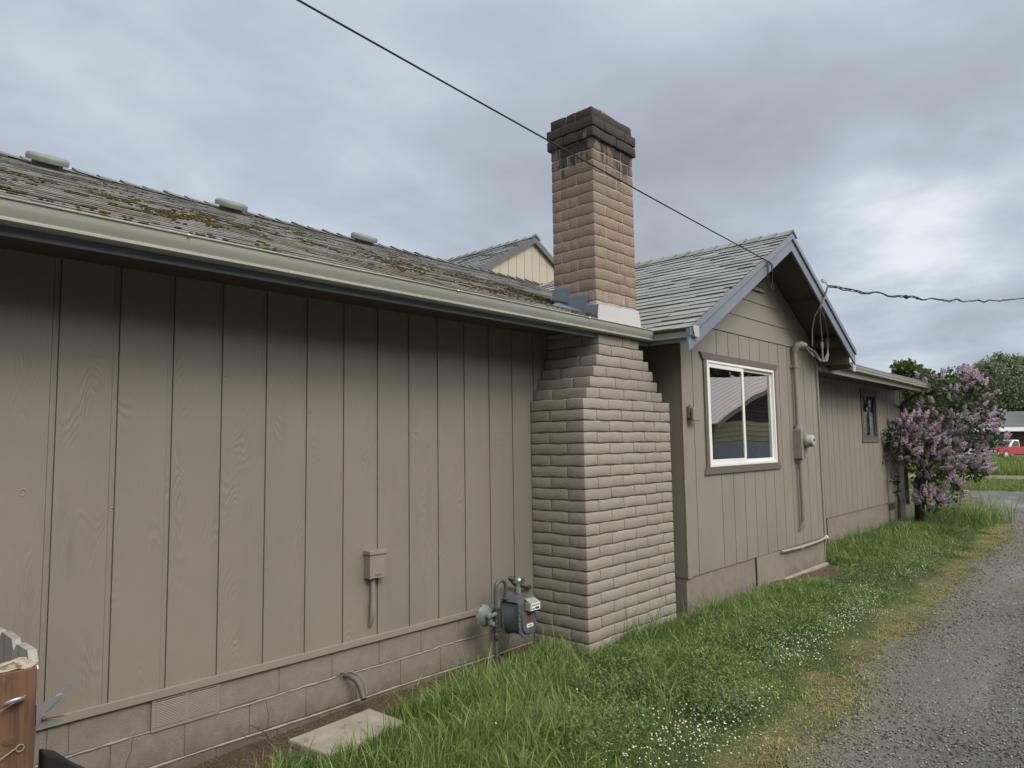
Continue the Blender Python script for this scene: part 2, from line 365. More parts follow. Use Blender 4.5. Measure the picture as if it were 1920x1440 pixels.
# ------------------------------------------------------------------ ground & road
def edge_y(x):   # left edge of the gravel
    xs = [-30, 1.5, 3.5, 4.5, 5.6, 7.25, 9.66, 13.2, 17.5, 20.7, 24.5, 30.1, 34]
    ys = [-2.75, -2.75, -2.72, -2.63, -2.57, -2.38, -2.32, -2.12, -2.02, -1.44, -.55, .9, 2.4]
    return np.interp(x, xs, ys)
def wall_y(x): return np.where((x > 5.0) & (x < 11.05), -.62, 0.0)
def gz(x, y):
    x = np.asarray(x, float); y = np.asarray(y, float)
    e = edge_y(x); t = sstep(0, 1, (y-e-.25)/1.9)
    h = np.interp(x, [0, 2, 3.2, 4.8, 5.4], [.105, .11, .15, .16, .175])*t*(1-.4*sstep(14, 20, x)) * (1-sstep(22, 28, x))
    h = h-.035*np.exp(-(((x-2.8)/.45)**4+((y+.35)/.32)**4))
    h = h + .05*np.exp(-((x-8.5)/2.5)**2)*t
    h = h + (vn(x, y, 1.3, 1)-.5)*.05*t*(1-sstep(-.35, -.05, y)*.6) + (vn(x, y, 5, 2)-.5)*.016*t
    return h
def ground_mat():
    m, n = newmat('soil_and_turf'); c = n.obj(); at = n.a('ShaderNodeAttribute', attribute_name='Col').outputs['Color']
    a = n.noise(c, 60, 5, .7); b = n.noise(c, 7, 4, .6)
    cc = n.mix(n.ramp(a, [(.3, .7), (.6, 0.0)]), at, (.03, .022, .014))
    cc = n.mix(n.ramp(b, [(.5, 0.0), (.75, .35)]), cc, (.14, .12, .06))
    n.out(n.bsdf(cc, .97, n.bump(a, 1., .02))); return m
M_ground = ground_mat()
def grid(name, xs, ys, zf, cf, mat):
    X, Y = np.meshgrid(xs, ys, indexing='ij'); Z = zf(X, Y); nx, ny = len(xs), len(ys)
    V = np.stack([X, Y, Z], -1).reshape(-1, 3)
    I = np.arange(nx*ny).reshape(nx, ny)
    F = np.stack([I[:-1, :-1], I[1:, :-1], I[1:, 1:], I[:-1, 1:]], -1).reshape(-1, 4)
    return big(name, V, F, mat, cf(X, Y).reshape(-1, 3) if cf else None, smooth=True)
def lerp(a, b, t): return a+(b-a)*t[..., None]
def straw_t(x, y):
    d = y-edge_y(x)+(vn(x, y, 2.2, 5)-.5)*.42+(vn(x, y, 9, 6)-.5)*.16
    return 1-sstep(.26, .52, d)
def dirt_t(x, y):   # bare strip by the wall
    wdt = np.interp(x, [0, 1.6, 2.6, 3.6, 4.6, 5.0, 5.2, 8.6, 9.3, 10.4, 11.0, 11.1, 30], [.6, .5, .38, .36, .25, .1, .0, .0, .22, .38, .22, 0.05, 0.05])
    d = wall_y(x)-y+(vn(x, y, 4, 8)-.5)*.22
    return 1-sstep(wdt*.8, wdt*1.2+.05, d)
def gcol(x, y):
    g = lerp(np.array([.040, .062, .018]), np.array([.075, .085, .028]), vn(x, y, 3, 3))
    c = lerp(g, lerp(np.array([.21, .18, .085]), np.array([.12, .14, .045]), vn(x, y, 7, 21)), straw_t(x, y))
    ed = 1-sstep(-.02, .22, y-edge_y(x)+(vn(x, y, 6, 19)-.5)*.25)
    c = lerp(c, np.broadcast_to(np.array([.135, .12, .085]), c.shape), ed*.85)
    dt_ = dirt_t(x, y)*(x < 12)
    c = lerp(c, np.broadcast_to(np.array([.095, .066, .045]), c.shape), dt_)
    # beyond the drive: grass, a sandy track, more grass
    far = (x > 31)
    s = ((x > 39+1.0*vn(x, y, .4, 4)) & (x < 44.5))
    c = np.where((far & s)[..., None], np.array([.22, .19, .13]), c)
    c = np.where((far & ~s)[..., None], lerp(np.array([.13, .165, .045]), np.array([.17, .19, .06]), vn(x, y, .5, 3)), c)
    c = np.where((x > 70)[..., None], np.array([.13, .13, .12]), c)
    return c
xs = np.concatenate([[-600, -200, -60, -20, -8, -3], np.arange(-1, 12, .06), np.arange(12, 32, .16), np.arange(32, 75, .8), [78, 85, 95, 110, 140, 200, 400, 1200]])
ys = np.concatenate([[-600, -200, -80, -40, -20, -10, -7, -5, -4], np.arange(-3.2, .1, .06), np.arange(.1, 4, .25), np.arange(4, 20, 1.), [25, 32, 40, 60, 90, 150, 300, 900]])
ground = grid('ground', xs, ys, lambda x, y: gz(x, y)-.006*(y < edge_y(x)+.1), gcol, M_ground); tag(ground, kind='structure')
def road_mat():
    m, n = newmat('gravel_surface'); c = n.obj(); dt = n.a('ShaderNodeAttribute', attribute_name='Col').outputs['Color']
    v1 = n.a('ShaderNodeTexVoronoi', {'Vector': c, 'Scale': 55, 'Randomness': 1.0}, feature='F1')
    v2 = n.a('ShaderNodeTexVoronoi', {'Vector': c, 'Scale': 130, 'Randomness': 1.0}, feature='F1')
    b = n.noise(n.map(c, (.35, 1.3, 1)), 1.3, 4, .6); f = n.noise(c, 90, 4, .7)
    bw = n.a('ShaderNodeRGBToBW', {0: v1.outputs['Color']}).outputs[0]
    cc = n.mix(bw, (.03, .031, .034), (.235, .235, .24))
    cc = n.mix(.45, cc, n.mix(n.a('ShaderNodeRGBToBW', {0: v2.outputs['Color']}).outputs[0], (.045, .046, .048), (.20, .20, .205)))
    cc = n.mix(n.ramp(b, [(.44, 0.0), (.60, .5)]), cc, (.105, .10, .09))
    cc = n.mix(n.ramp(n.noise(n.map(c, (.25, 1.1, 1), (4, 2, 0)), 1.2, 3, .5), [(.52, 0.0), (.66, .42)]), cc, (.34, .34, .345))
    cc = n.mix(n.ramp(f, [(.35, .5), (.55, 0.0)]), cc, (.03, .03, .03))
    dm = n.a('ShaderNodeRGBToBW', {0: dt}).outputs[0]
    cc = n.mix(n.m('MULTIPLY', dm, .92), cc, n.mix(n.noise(c, 45, 4, .7), (.07, .06, .042), (.24, .225, .17)))
    h = n.m('SUBTRACT', n.m('MULTIPLY', v1.outputs[0], -1.0), n.m('MULTIPLY', v2.outputs[0], .5))
    n.out(n.bsdf(cc, .93, n.bump(h, .9, .012))); return m
M_road = road_mat()
xr = np.concatenate([np.arange(-3, 3.4, .12), np.arange(3.4, 12, .03), np.arange(12, 20, .07), np.arange(20, 32.6, .3)]); tt = np.concatenate([np.linspace(0, .16, 12), np.linspace(.18, 1, 14)])
Vr = []; Cr = []
for x in xr:
    e = edge_y(x)+(vn(x, 0, 2.5, 11)-.5)*.26+(vn(x, 0, 8, 12)-.5)*.12+(vn(x, 0, 24, 13)-.5)*.06+(vn(x, 0, 60, 15)-.5)*.03
    far_y = -7.2
    for t in tt:
        yy = e+(far_y-e)*t
        q_ = float(1-sstep(.02, 1.1, (e-yy)+(vn(x, yy, 2.1, 16)-.5)*.5)); Cr.append((q_, q_, q_))
        Vr.append((x, yy, .005+.012*float(vn(x, yy, .9, 14))*min(1, t*8)))
Vr = np.array(Vr); I = np.arange(len(Vr)).reshape(len(xr), len(tt))
Fr = np.stack([I[:-1, :-1], I[:-1, 1:], I[1:, 1:], I[1:, :-1]], -1).reshape(-1, 4)
road = big('gravel_road', Vr, Fr, M_road, np.array(Cr), smooth=True); tag(road, kind='structure')
# loose stones
def stones(n, xr_, yf, smin, smax, seed):
    r = np.random.default_rng(seed)
    x = r.uniform(*xr_, n); u = r.random(n); y = yf(x, u)
    s = smin*(smax/smin)**(r.random(n)**2.2)
    base = np.array([[1, 0, 0], [0, 1, 0], [-1, 0, 0], [0, -1, 0], [.1, .1, 1], [0, 0, -.6]])*np.array([1, .8, .62])
    V = base[None]*(1+r.uniform(-.35, .35, (n, 6, 3)))
    a = r.uniform(0, 6.28, n); ca, sa = np.cos(a), np.sin(a)
    X = V[..., 0]*ca[:, None]-V[..., 1]*sa[:, None]; Y = V[..., 0]*sa[:, None]+V[..., 1]*ca[:, None]
    V = np.stack([X, Y, V[..., 2]], -1)*s[:, None, None]
    V += np.stack([x, y, gz(x, y)*(y > edge_y(x))+.010+s*.15], -1)[:, None]
    F0 = np.array([[0, 1, 4], [1, 2, 4], [2, 3, 4], [3, 0, 4], [1, 0, 5], [2, 1, 5], [3, 2, 5], [0, 3, 5]])
    F = (F0[None]+6*np.arange(n)[:, None, None]).reshape(-1, 3)
    g = .06+.36*r.random(n)**2.1; tint = r.uniform(-.012, .015, n)
    C = np.repeat(np.stack([g*1.02-tint*.3, g, g*.97+tint], -1), 6, 0)
    return V.reshape(-1, 3), F, C
def vmat(name, rough=.9):
    m, n = newmat(name); at = n.a('ShaderNodeAttribute', attribute_name='Col').outputs['Color']; c = n.obj()
    n.out(n.bsdf(at, rough, n.bump(n.noise(c, 200, 3, .6), .4, .002))); return m
M_stone = vmat('loose_stone')
P = [stones(62000, (3.4, 11), lambda x, u: edge_y(x)+.02-(u**.9)*3.0*(x/11+.35), .0025, .014, 1),
     stones(30000, (8, 24), lambda x, u: edge_y(x)+.02-(u)*4.2, .005, .020, 2),
     stones(2600, (3.4, 16), lambda x, u: edge_y(x)+.28-u*.35, .003, .012, 3)]
o = 0; Vs, Fs, Cs = [], [], []
for V, F, C in P: Vs.append(V); Fs.append(F+o); Cs.append(C); o += len(V)
st = big('gravel', np.concatenate(Vs), np.concatenate(Fs), M_stone, np.concatenate(Cs))
tag(st, 'loose gray gravel stones scattered over the alley', 'gravel', kind='stuff')

# ------------------------------------------------------------------ HOUSE
house = empty('house', (5, 0, .1), 'long single-storey taupe house with vertical board siding, front gable and brick chimney', 'house')
ZT = .61     # top of skirt trim
GX = 1.1431  # groove reference
def grooved(mb, x0, x1, y, z0, z1f, ref, sp, gw, gd, back=.03):
    """vertical boards with recessed channels; z1f gives the wall top at x. Front faces -Y"""
    k0 = math.ceil((x0-ref)/sp); pts = [(x0, 0)]
    g = ref+k0*sp
    while g-gw < x1:
        a, b = g-gw, g
        if a > x0+.004 and b < x1-.004: pts += ([(a, 0), (a+.0002, gd*2), (a+.0035, gd*2), (a+.0037, gd)] if gw > .02 else [(a, 0), (a+.0002, gd)])+[(b-.0042, gd), (b-.004, .02), (b-.0002, .02), (b, 0)]
        g += sp
    pts.append((x1, 0))
    vs = []; fs = []
    for x, d in pts: vs += [(x, y+d, z0), (x, y+d, z1f(x))]
    n = len(pts)
    for i in range(n-1): fs.append((2*i, 2*i+2, 2*i+3, 2*i+1))
    mb.add(vs, fs)
m = MB(); grooved(m, -3, 6.86, 0, .565, lambda x: 3.34, GX, .3048, .036, .0075)
m.build('wall', M_side, house)
m = MB(); m.box(-3, 5.04, -.017, .002, .563, ZT)
m.build('trim_board', M_trim, house, bevel=.003)
# foundation blocks
m = MB(); m.box(-3, 6.9, .012, .22, -.2, .563); fb = m.build('foundation', M_found, house)
m = MB()
def block(x0, x1, z0, z1, y=0.006):
    m.add([(x0, y+.008, z0), (x1, y+.008, z0), (x1, y+.008, z1), (x0, y+.008, z1), (x0+.004, y, z0+.004), (x1-.004, y, z0+.004), (x1-.004, y, z1-.004), (x0+.004, y, z1-.004)],
          [(4, 5, 6, 7), (0, 1, 5, 4), (1, 2, 6, 5), (2, 3, 7, 6), (3, 0, 4, 7)])
xt = [-3.0, -2.6, -2.2, -1.8, -1.38, -.97, -.57, -.16, .24, .65, 1.06, 1.156, 1.257, 1.66] + [2.479+.4055*i for i in range(8)]
for a, b in zip(xt[:-1], xt[1:]):
    if a < 1.65: block(a+.003, b-.003, .386, .563)
block(2.08, 2.476, .386, .563)
for i in range(7): block(2.482+.4055*i, 2.479+.4055*(i+1)-.003, .386, .563)
for i in range(-15, 9):
    block(1.87+.4055*i+.003, 1.87+.4055*(i+1)-.003, .186, .376); block(1.66+.4055*i+.003, 1.66+.4055*(i+1)-.003, -.02, .176)
m.build('block', M_found, fb)
m = MB()   # squeezed mortar along the bed joint
pts = [(x, .006+.003*math.sin(x*13)+random.uniform(-.002, .002), .380+.004*math.sin(x*5)+random.uniform(-.002, .002)) for x in np.arange(-.5, 5.06, .04)]
m.tube(pts, [random.uniform(.0035, .0075) for _ in pts], 6)
pts = [(x, .004, .178+.004*math.sin(x*4)) for x in np.arange(-.5, 5.06, .05)]
m.tube(pts, [random.uniform(.004, .009) for _ in pts], 6)
m.build('mortar_joint', rough_mat('pale_mortar', (.33, .29, .25), 90, .5, .004, .9), fb, smooth=True)
m = MB()
m.tube([(1.588, .0055, .383), (1.575, .0055, .34), (1.578, .0055, .31), (1.555, .0055, .26), (1.545, .0055, .19)], .0014, 4)
m.tube([(2.39, .0055, .37), (2.398, .0055, .32), (2.41, .0055, .27), (2.405, .0055, .17)], .0012, 4)
m.build('crack', M_black, fb, split=True)
# crawl-space vent (two louvred panels)
m = MB()
vx0, vx1, vz0, vz1 = 1.678, 2.078, .378, .561
m.box(vx0, vx1, -.004, .005, vz0, vz0+.02); m.box(vx0, vx1, -.004, .005, vz1-.016, vz1)
for x in (vx0, 1.868, vx1-.022): m.box(x, x+.022, -.004, .005, vz0+.0205, vz1-.0165)
cv = m.build('crawlspace_vent', M_trim, house)
m = MB()
for a, b in ((1.7, 1.868), (1.89, 2.056)):
    k = 15
    for i in range(k):
        z = vz0+.025+i*(.140/k)
        m.prism([(a, -.006, z), (a, -.006, z+.0022), (a, .004, z+.0050), (a, .004, z+.0028)], (b-a, 0, 0))
m.build('louvre', rough_mat('louvre_paint', (.36, .325, .28), 90, .2, .002, .6, .06), cv)
m = MB(); m.box(1.69, 2.07, .0072, .0105, .39, .55); m.build('void', M_black, cv)

# bay walls
YB = -.6; BX0, BX1 = 6.85, 11.0
RZ, RXc, RSL = 4.64, 8.905, .5535      # ridge height, ridge x, slope
def bay_top(x): return RZ - RSL*abs(x-RXc) - .11
m = MB()
for a_, b_, c_, d_ in ((BX0, 7.43, .56, 3.318), (9.33, BX1, .56, 3.318), (7.43, 9.33, .56, 1.715), (7.43, 9.33, 2.932, 3.318)): grooved(m, a_, b_, YB, c_, lambda x, d_=d_: d_, BX0-.03, .3048, .013, .010)
m.build('wall', M_bay, house)
m = MB(); m.box(BX0-.008, BX0, YB-.002, .0, .56, 3.3)
m.box(BX0-.011, BX0-.0082, -.35, -.335, .56, 3.3)
m.build('return_wall', M_bay, house)
m = MB(); m.box(BX0-.012, BX0+.075, YB-.018, YB-.0005, .555, 3.32); m.box(BX1-.035, BX1+.03, YB-.02, YB-.0005, .52, 3.2)
m.box(BX1, BX1+.02, YB+.0, .0, .2, 3.3)
m.build('corner_board', M_trim, house, bevel=.003, split=True)
gm = MB()   # lap boards in the gable
zs = [3.322, 3.565, 3.80, 4.04, 4.28, 4.52]
for a, b in zip(zs[:-1], zs[1:]):
    hw = lambda z: max(.02, (RZ-.10-z)/RSL)
    gm.prism([(RXc-hw(a), YB-.012, a), (RXc+hw(a), YB-.012, a), (RXc+hw(b), YB-.002, b), (RXc-hw(b), YB-.002, b)], (0, .012, 0))
gm.build('gable_wall', M_bay, house)
m = MB(); m.box(BX0, BX1, YB+.012, .1, -.2, .559); fb2 = m.build('foundation', M_found, house)
m = MB(); m.box(8.58, 9.43, YB-.008, YB+.0115, .1, .552)
m.build('access_panel', M_trim, fb2)
m = MB(); m.box(8.565, 8.579, YB+.002, YB+.0118, .1, .556); m.build('panel_gap', M_black, fb2)
m = MB(); m.box(9.35, 10.98, YB-.05, YB+.011, .0, .19); m.build('footing', M_concrete, fb2, bevel=.01)
m = MB()   # gable louvre vent
m.box(8.66, 9.11, YB-.02, YB-.0125, 3.96, 4.27)
gv = m.build('gable_vent', M_trimdk, house)
m = MB()
for i in range(7):
    z = 3.99+i*.038; m.add([(8.68, YB-.035, z), (9.09, YB-.035, z), (9.09, YB-.021, z+.028), (8.68, YB-.021, z+.028)], [(0, 1, 2, 3)])
m.box(8.66, 8.68, YB-.04, YB-.0205, 3.96, 4.27); m.box(9.09, 9.11, YB-.04, YB-.0205, 3.96, 4.27); m.box(8.68, 9.09, YB-.04, YB-.0205, 3.962, 3.985)
m.build('slats', M_trim, gv)

# windows
def window(x0, x1, z0, z1, y, split, M_fr, trimcol, tw=.095, horn=.06, thick=.03, slide=.035, glass=None):
    glass = glass or M_glass
    m = MB(); h = horn
    m.prism([(x0-tw-.0, y-.024, z0-.012), (x1+tw, y-.024, z0-.012), (x1+tw+h*.6, y-.024, z0-tw-.0), (x0-tw-h*.6, y-.024, z0-tw)], (0, .0235, 0))
    m.prism([(x0-tw-h, y-.024, z1+tw), (x1+tw+h, y-.024, z1+tw), (x1+tw, y-.024, z1+.012), (x0-tw, y-.024, z1+.012)], (0, .0235, 0))
    m.box(x0-tw+.02, x0-.008, y-.020, y-.0005, z0-.0115, z1+.0115); m.box(x1+.008, x1+tw-.02, y-.020, y-.0005, z0-.0115, z1+.0115)
    wd = empty('window', ((x0+x1)/2, y, z0), parent=house)
    m.build('window_trim', trimcol, wd, bevel=.002, split=True)
    m = MB(); f = thick
    def fr(a, b, c, d, yy, w, dp):
        m.box(a, b, yy, yy+dp, c, c+w); m.box(a, b, yy, yy+dp, d-w, d); m.box(a, a+w, yy, yy+dp, c+w, d-w); m.box(b-w, b, yy, yy+dp, c+w, d-w)
    fr(x0-.007, x1+.007, z0-.011, z1+.011, y-.022, f, .10)
    m.build('frame', M_fr, wd, bevel=.002)
    m = MB(); fr(x0+f-.0065, split+.02, z0+f-.0105, z1-f+.0105, y-.012, slide, .022); m.build('sash', M_fr, wd, bevel=.002)
    m = MB(); fr(split-.012, x1-f+.0065, z0+f-.0105, z1-f+.0105, y+.013, slide*.72, .022); m.build('sash', M_fr, wd, bevel=.002)
    m = MB(); m.box(x0+f+slide-.007, split+.02-slide, y-.003, y+.001, z0+f+slide-.011, z1-f-slide+.011); m.build('pane', glass, wd)
    m = MB(); s2 = slide*.72; m.box(split-.012+s2, x1-f-s2+.0065, y+.022, y+.026, z0+f+s2-.011, z1-f-s2+.011); m.build('pane', glass, wd)
    return wd
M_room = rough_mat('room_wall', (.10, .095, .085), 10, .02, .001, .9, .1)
w1 = window(7.435, 9.325, 1.722, 2.925, YB, 8.39, M_white, M_trimdk, slide=.05)
def room(wd, x0, x1, z0, z1, y, d=1.6):
    m = MB(); t = .02
    m.box(x0-.3, x1+.3, y+d, y+d+t, z0-.5, z1+.2); m.box(x0-.3-t, x0-.3, y+.15, y+d, z0-.5, z1+.2); m.box(x1+.3, x1+.3+t, y+.15, y+d, z0-.5, z1+.2)
    m.box(x0-.3, x1+.3, y+.15, y+d, z0-.5-t, z0-.5); m.box(x0-.3, x1+.3, y+.15, y+d, z1+.2, z1+.2+t)
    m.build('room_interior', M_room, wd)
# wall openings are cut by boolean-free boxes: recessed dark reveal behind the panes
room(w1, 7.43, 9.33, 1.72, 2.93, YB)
def curtain(wd, x0, x1, z0, z1, y, amp=.02, fold=.07, mat=None):
    xs_ = np.arange(x0, x1, .012); n = len(xs_)
    mb = MB(); vs = []
    for x in xs_: yy = y+amp*math.sin(x/fold*6.28); vs += [(x, yy, z0), (x, yy, z1)]
    mb.add(vs, [(2*i, 2*i+2, 2*i+3, 2*i+1) for i in range(n-1)])
    mb.build('curtain', mat, wd, smooth=True)
M_cloth = rough_mat('pale_curtain', (.62, .64, .58), 60, .2, .002, .9, .06)
M_blind = rough_mat('white_blind', (.88, .88, .9), 30, .05, .001, .7, .05)
curtain(w1, 8.93, 9.32, 1.74, 2.92, YB+.085, .02, .075, M_cloth)
w2 = window(15.22, 16.14, 2.03, 2.92, 0, 15.66, rough_mat('bronze_frame', (.10, .10, .098), 40, .05, .001, .45, .05), M_trimdk, .09, .03, .03, .03, M_glass2)
room(w2, 15.21, 16.15, 2.02, 2.93, 0, 1.2)
curtain(w2, 15.23, 16.13, 2.04, 2.56, .045, .004, .2, M_blind)

# annex wall
AX0, AX1 = 11.02, 18.12
m = MB()
for a_, b_, c_, d_ in ((AX0, 15.215, .63, 3.24), (16.145, AX1, .63, 3.24), (15.215, 16.145, .63, 2.025), (15.215, 16.145, 2.925, 3.24)): grooved(m, a_, b_, 0, c_, lambda x, d_=d_: d_, 13.167-.3*7, .2985, .014, .010)
m.build('wall', M_bay, house)
m = MB(); m.box(AX1, AX1+.02, .0, 6.5, .63, 3.25); m.box(AX1-.03, AX1+.03, -.016, -.0005, .6, 3.2); m.build('end_wall', M_trimdk, house)
m = MB(); m.box(AX0, AX1, .014, .25, -.2, .629); m.box(AX1-.1, AX1, .25, 6.5, -.2, .629); fb3 = m.build('foundation', M_found, house)
m = MB(); m.box(16.77, 17.2, .004, .0135, .47, .60); m.build('crawlspace_vent', M_dark, fb3)
m = MB(); m.box(12.9, 12.925, .004, .0135, .2, .628); m.build('panel_gap', M_black, fb3)

# main roof
RS, RZ0, RY0 = .40, 4.80, 3.5
def mz(y): return RZ0+RS*(y-RY0)
roof = None
def shingles(mb, O, U, V, ulen, vlen, expo=.14, tab=.305, th=.008, seed=1, clip=None, jit=.2, lo=.72, hi=1.1, ex=.007, bd=.22):
    O, U, V = Vector(O), Vector(U).normalized(), Vector(V).normalized(); Nn = U.cross(V).normalized()
    if Nn.z < 0: Nn = -Nn
    rr = random.Random(seed); nrow = int(vlen/expo)
    for r in range(nrow+1):
        v0 = r*expo; v1 = min(v0+expo*1.12, vlen)
        if v0 >= vlen-.01: break
        u = -tab*rr.random()*.999; base_g = rr.uniform(.92, 1.04)
        while u < ulen:
            wdt = tab*rr.uniform(1-jit, 1+jit); a, b = max(u, 0), min(u+wdt-.0035, ulen); u += wdt+.0035
            if b-a < .02: continue
            mid = O+U*((a+b)/2)+V*v0
            if clip and not clip(mid): continue
            t = th*rr.uniform(.8, 1.3)+(ex if rr.random() < .4 else 0); t2 = t+rr.uniform(-.0015, .0022); dv = rr.uniform(-.004, .003)
            g = base_g*rr.uniform(lo, hi); mb.cur = (g, g, g*rr.uniform(.98, 1.02))
            q = lambda uu, vv, h: O+U*uu+V*vv+Nn*h
            mb.add([q(b, v0+dv, t2), q(a, v0+dv, t), q(a, v1, .0005), q(b, v1, .0005)], [(1, 0, 3, 2)])
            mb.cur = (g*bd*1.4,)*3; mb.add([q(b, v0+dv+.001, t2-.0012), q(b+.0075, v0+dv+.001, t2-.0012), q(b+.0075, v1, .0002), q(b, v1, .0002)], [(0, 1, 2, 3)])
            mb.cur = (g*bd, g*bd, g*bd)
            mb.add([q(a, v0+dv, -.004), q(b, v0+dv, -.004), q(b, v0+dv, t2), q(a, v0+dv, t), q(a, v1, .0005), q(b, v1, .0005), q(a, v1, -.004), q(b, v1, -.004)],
                   [(0, 1, 2, 3), (0, 3, 4, 6), (1, 7, 5, 2)])
    mb.cur = None
def caps(mb, A, B, sideL, sideR, sp=.207, ln=.30, wd=.15, seed=3, lift=.028, tn=1.):
    """ridge caps from A (exposed end) to B; sideL/R unit downslope vectors"""
    A, B = Vector(A), Vector(B); D = (B-A).normalized(); n = int((B-A).length/sp); rr = random.Random(seed)
    for i in range(n):
        g = rr.uniform(.6, .95)*tn; mb.cur = (g, g, g)
        p = A+D*(i*sp); l = lift*rr.uniform(.8, 1.2); th = .006
        vs = []
        for (s, h) in ((0, l), (ln, .006)):
            c = p+D*s; w_ = wd
            vs += [c+sideL*w_+Vector((0, 0, h*.7)), c+Vector((0, 0, h+.006)), c+sideR*w_+Vector((0, 0, h*.7))]
        dn = Vector((0, 0, -th)); vs += [v+dn for v in vs]
        mb.add(vs, [(0, 1, 4, 3), (1, 2, 5, 4), (6, 9, 10, 7), (7, 10, 11, 8), (0, 3, 9, 6), (2, 8, 11, 5)])
        mb.cur = (.1, .1, .1); b3 = [p+sideL*wd+D*.004, p+D*.004, p+sideR*wd+D*.004]
        mb.add([v+D*.002 for v in vs[0:3]]+b3, [(0, 3, 4, 1), (1, 4, 5, 2)])
    mb.cur = None
X0R, X1R = -3.0, 11.9
m = MB()
e = -.63; dk = .03
m.prism([(X0R, e, mz(e)-dk-.012), (X0R, RY0, RZ0-dk-.012), (X0R, 8.0, RZ0-RS*4.5-dk-.012), (X0R, 8.0, RZ0-RS*4.5-.012), (X0R, RY0, RZ0-.012), (X0R, e, mz(e)-.012)], (6.20-X0R, 0, 0))
m.prism([(6.2, -.5, mz(-.5)-dk-.012), (6.2, RY0, RZ0-dk-.012), (6.2, 8.0, RZ0-RS*4.5-dk-.012), (6.2, 8.0, RZ0-RS*4.5-.012), (6.2, RY0, RZ0-.012), (6.2, -.5, mz(-.5)-.012)], (11.9-6.2, 0, 0))
roof = m.build('roof', rough_mat('roof_deck', (.12, .10, .085), 20, .3, .004, .9), house)
m = MB(); n_ = Vector((0, 1, RS)).normalized()
def clip_main(p):
    if 5.34 < p.x < 5.97 and -.6 < p.y < -.13: return False
    if p.x > 6.3 and p.z < RZ-RSL*abs(p.x-RXc)-.08: return False
    return True
shingles(m, (X0R, -.655, mz(-.655)-.006), (1, 0, 0), n_, 11.9-X0R, (RY0+.655)/n_.y, .140, .305, .0042, 5, clip_main, .12, .78, 1.15, .003, .14)
m.build('shingles', M_shmoss, roof)
m = MB(); caps(m, (X0R, RY0, RZ0+.004), (11.9, RY0, RZ0+.004), Vector((0, -1, -RS)).normalized(), Vector((0, 1, -RS)).normalized(), .222, .32, .15, 9, .034, .5)
m.build('ridge_caps', M_shing, roof)
m = MB()   # moss tufts along the tab edges
rr = random.Random(21)
for i in range(9000):
    x = rr.uniform(-.5, 6.0); y = rr.triangular(-.6, 3.0, .2)
    if vn(x, y*1.6, 1.3, 31)*.5+vn(x, y, 7, 32)*.5 < .575: continue
    k = round((y+.655)/n_.y/.14); y = -.655+k*.14*n_.y-abs(rr.gauss(0, .006))
    s_ = rr.uniform(.004, .010); cc = rr.uniform(.5, 1.3); g_ = rr.random(); m.cur = ((.07+.07*g_)*cc, (.052+.05*g_)*cc, .022*cc)
    m.sphere((x, y-.003, mz(y)+.001), s_, 5, 3, (rr.uniform(1.2, 3.2), 1.2, .6))
m.build('moss', vmat('moss', .98), roof, smooth=True)['kind'] = 'stuff'
# eave soffit, fascia
m = MB()
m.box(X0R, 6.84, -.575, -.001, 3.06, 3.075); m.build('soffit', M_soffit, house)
m = MB(); m.box(X0R, 6.22, -.595, -.576, 2.978, 3.13); m.build('fascia', M_fascia, house, bevel=.002)
# bay roof
bay = None
m = MB(); YR = -1.10; XL, XRt = 6.16, 11.62
zl = lambda x: RZ-RSL*abs(x-RXc)
XR2 = 11.22
m.prism([(XL, YR+.025, zl(XL)-.045), (RXc, YR+.025, RZ-.045), (XR2, YR+.025, zl(XR2)-.045), (XR2, YR+.025, zl(XR2)-.012), (RXc, YR+.025, RZ-.012), (XL, YR+.025, zl(XL)-.012)], (0, 4.4, 0))
m.prism([(XR2+.001, YR+.2, zl(XR2)-.045), (XRt, YR+.2, zl(XRt)-.045), (XRt, YR+.2, zl(XRt)-.012), (XR2+.001, YR+.2, zl(XR2)-.012)], (0, 4.2, 0))
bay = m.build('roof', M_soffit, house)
def clip_bay(p): return p.z > mz(p.y)-.06 and not (p.x > 11.24 and p.y < YR+.2)
m = MB()
sl_ = Vector((1, 0, RSL)).normalized(); ll = (RXc-XL+.02)/sl_.x
shingles(m, (XL-.02, YR-.012, zl(XL-.02)-.008), (0, 1, 0), sl_, 4.4, ll, .140, .30, .011, 11, clip_bay, .16, .82, 1.12)
sr_ = Vector((-1, 0, RSL)).normalized()
shingles(m, (XRt+.02, YR-.012, zl(XRt+.02)-.008), (0, 1, 0), sr_, 4.4, (XRt+.02-RXc)/-sr_.x, .140, .30, .011, 12, clip_bay, .22, .8, 1.12)
m.build('shingles', M_shing, bay)
m = MB(); caps(m, (RXc, YR-.03, RZ+.004), (RXc, 3.2, RZ+.004), -sl_, Vector((1, 0, -RSL)).normalized(), .207, .30, .15, 4, .03)
m.build('ridge_caps', M_shing, bay)
m = MB()    # rake boards: upper thin board proud of a wider one
for sgn, xe in ((-1, XL-.03), (1, 11.24)):
    dx = xe-RXc; dz = -RSL*abs(dx)
    def board(y0, y1, t0, t1, mm):
        mm.prism([(RXc, y0, RZ-t0), (xe, y0, RZ+dz-t0), (xe, y0, RZ+dz-t1), (RXc, y0, RZ-t1)], (0, y1-y0, 0))
    board(YR-.022, YR+.024, .013, .085, m); board(YR+.0, YR+.0245, .0855, .235, m)
m.build('rake_board', M_fascia, bay, bevel=.002)
m = MB()   # rafter-tail braces under the gable overhang
for (x, z) in ((9.98, 3.98), (10.75, 3.42)):
    m.prism([(x, YB-.004, z+.07), (x, YR+.05, z+.07), (x, YR+.05, z+.02), (x, YR+.12, z-.05), (x, YB-.004, z-.05)], (.09, 0, 0))
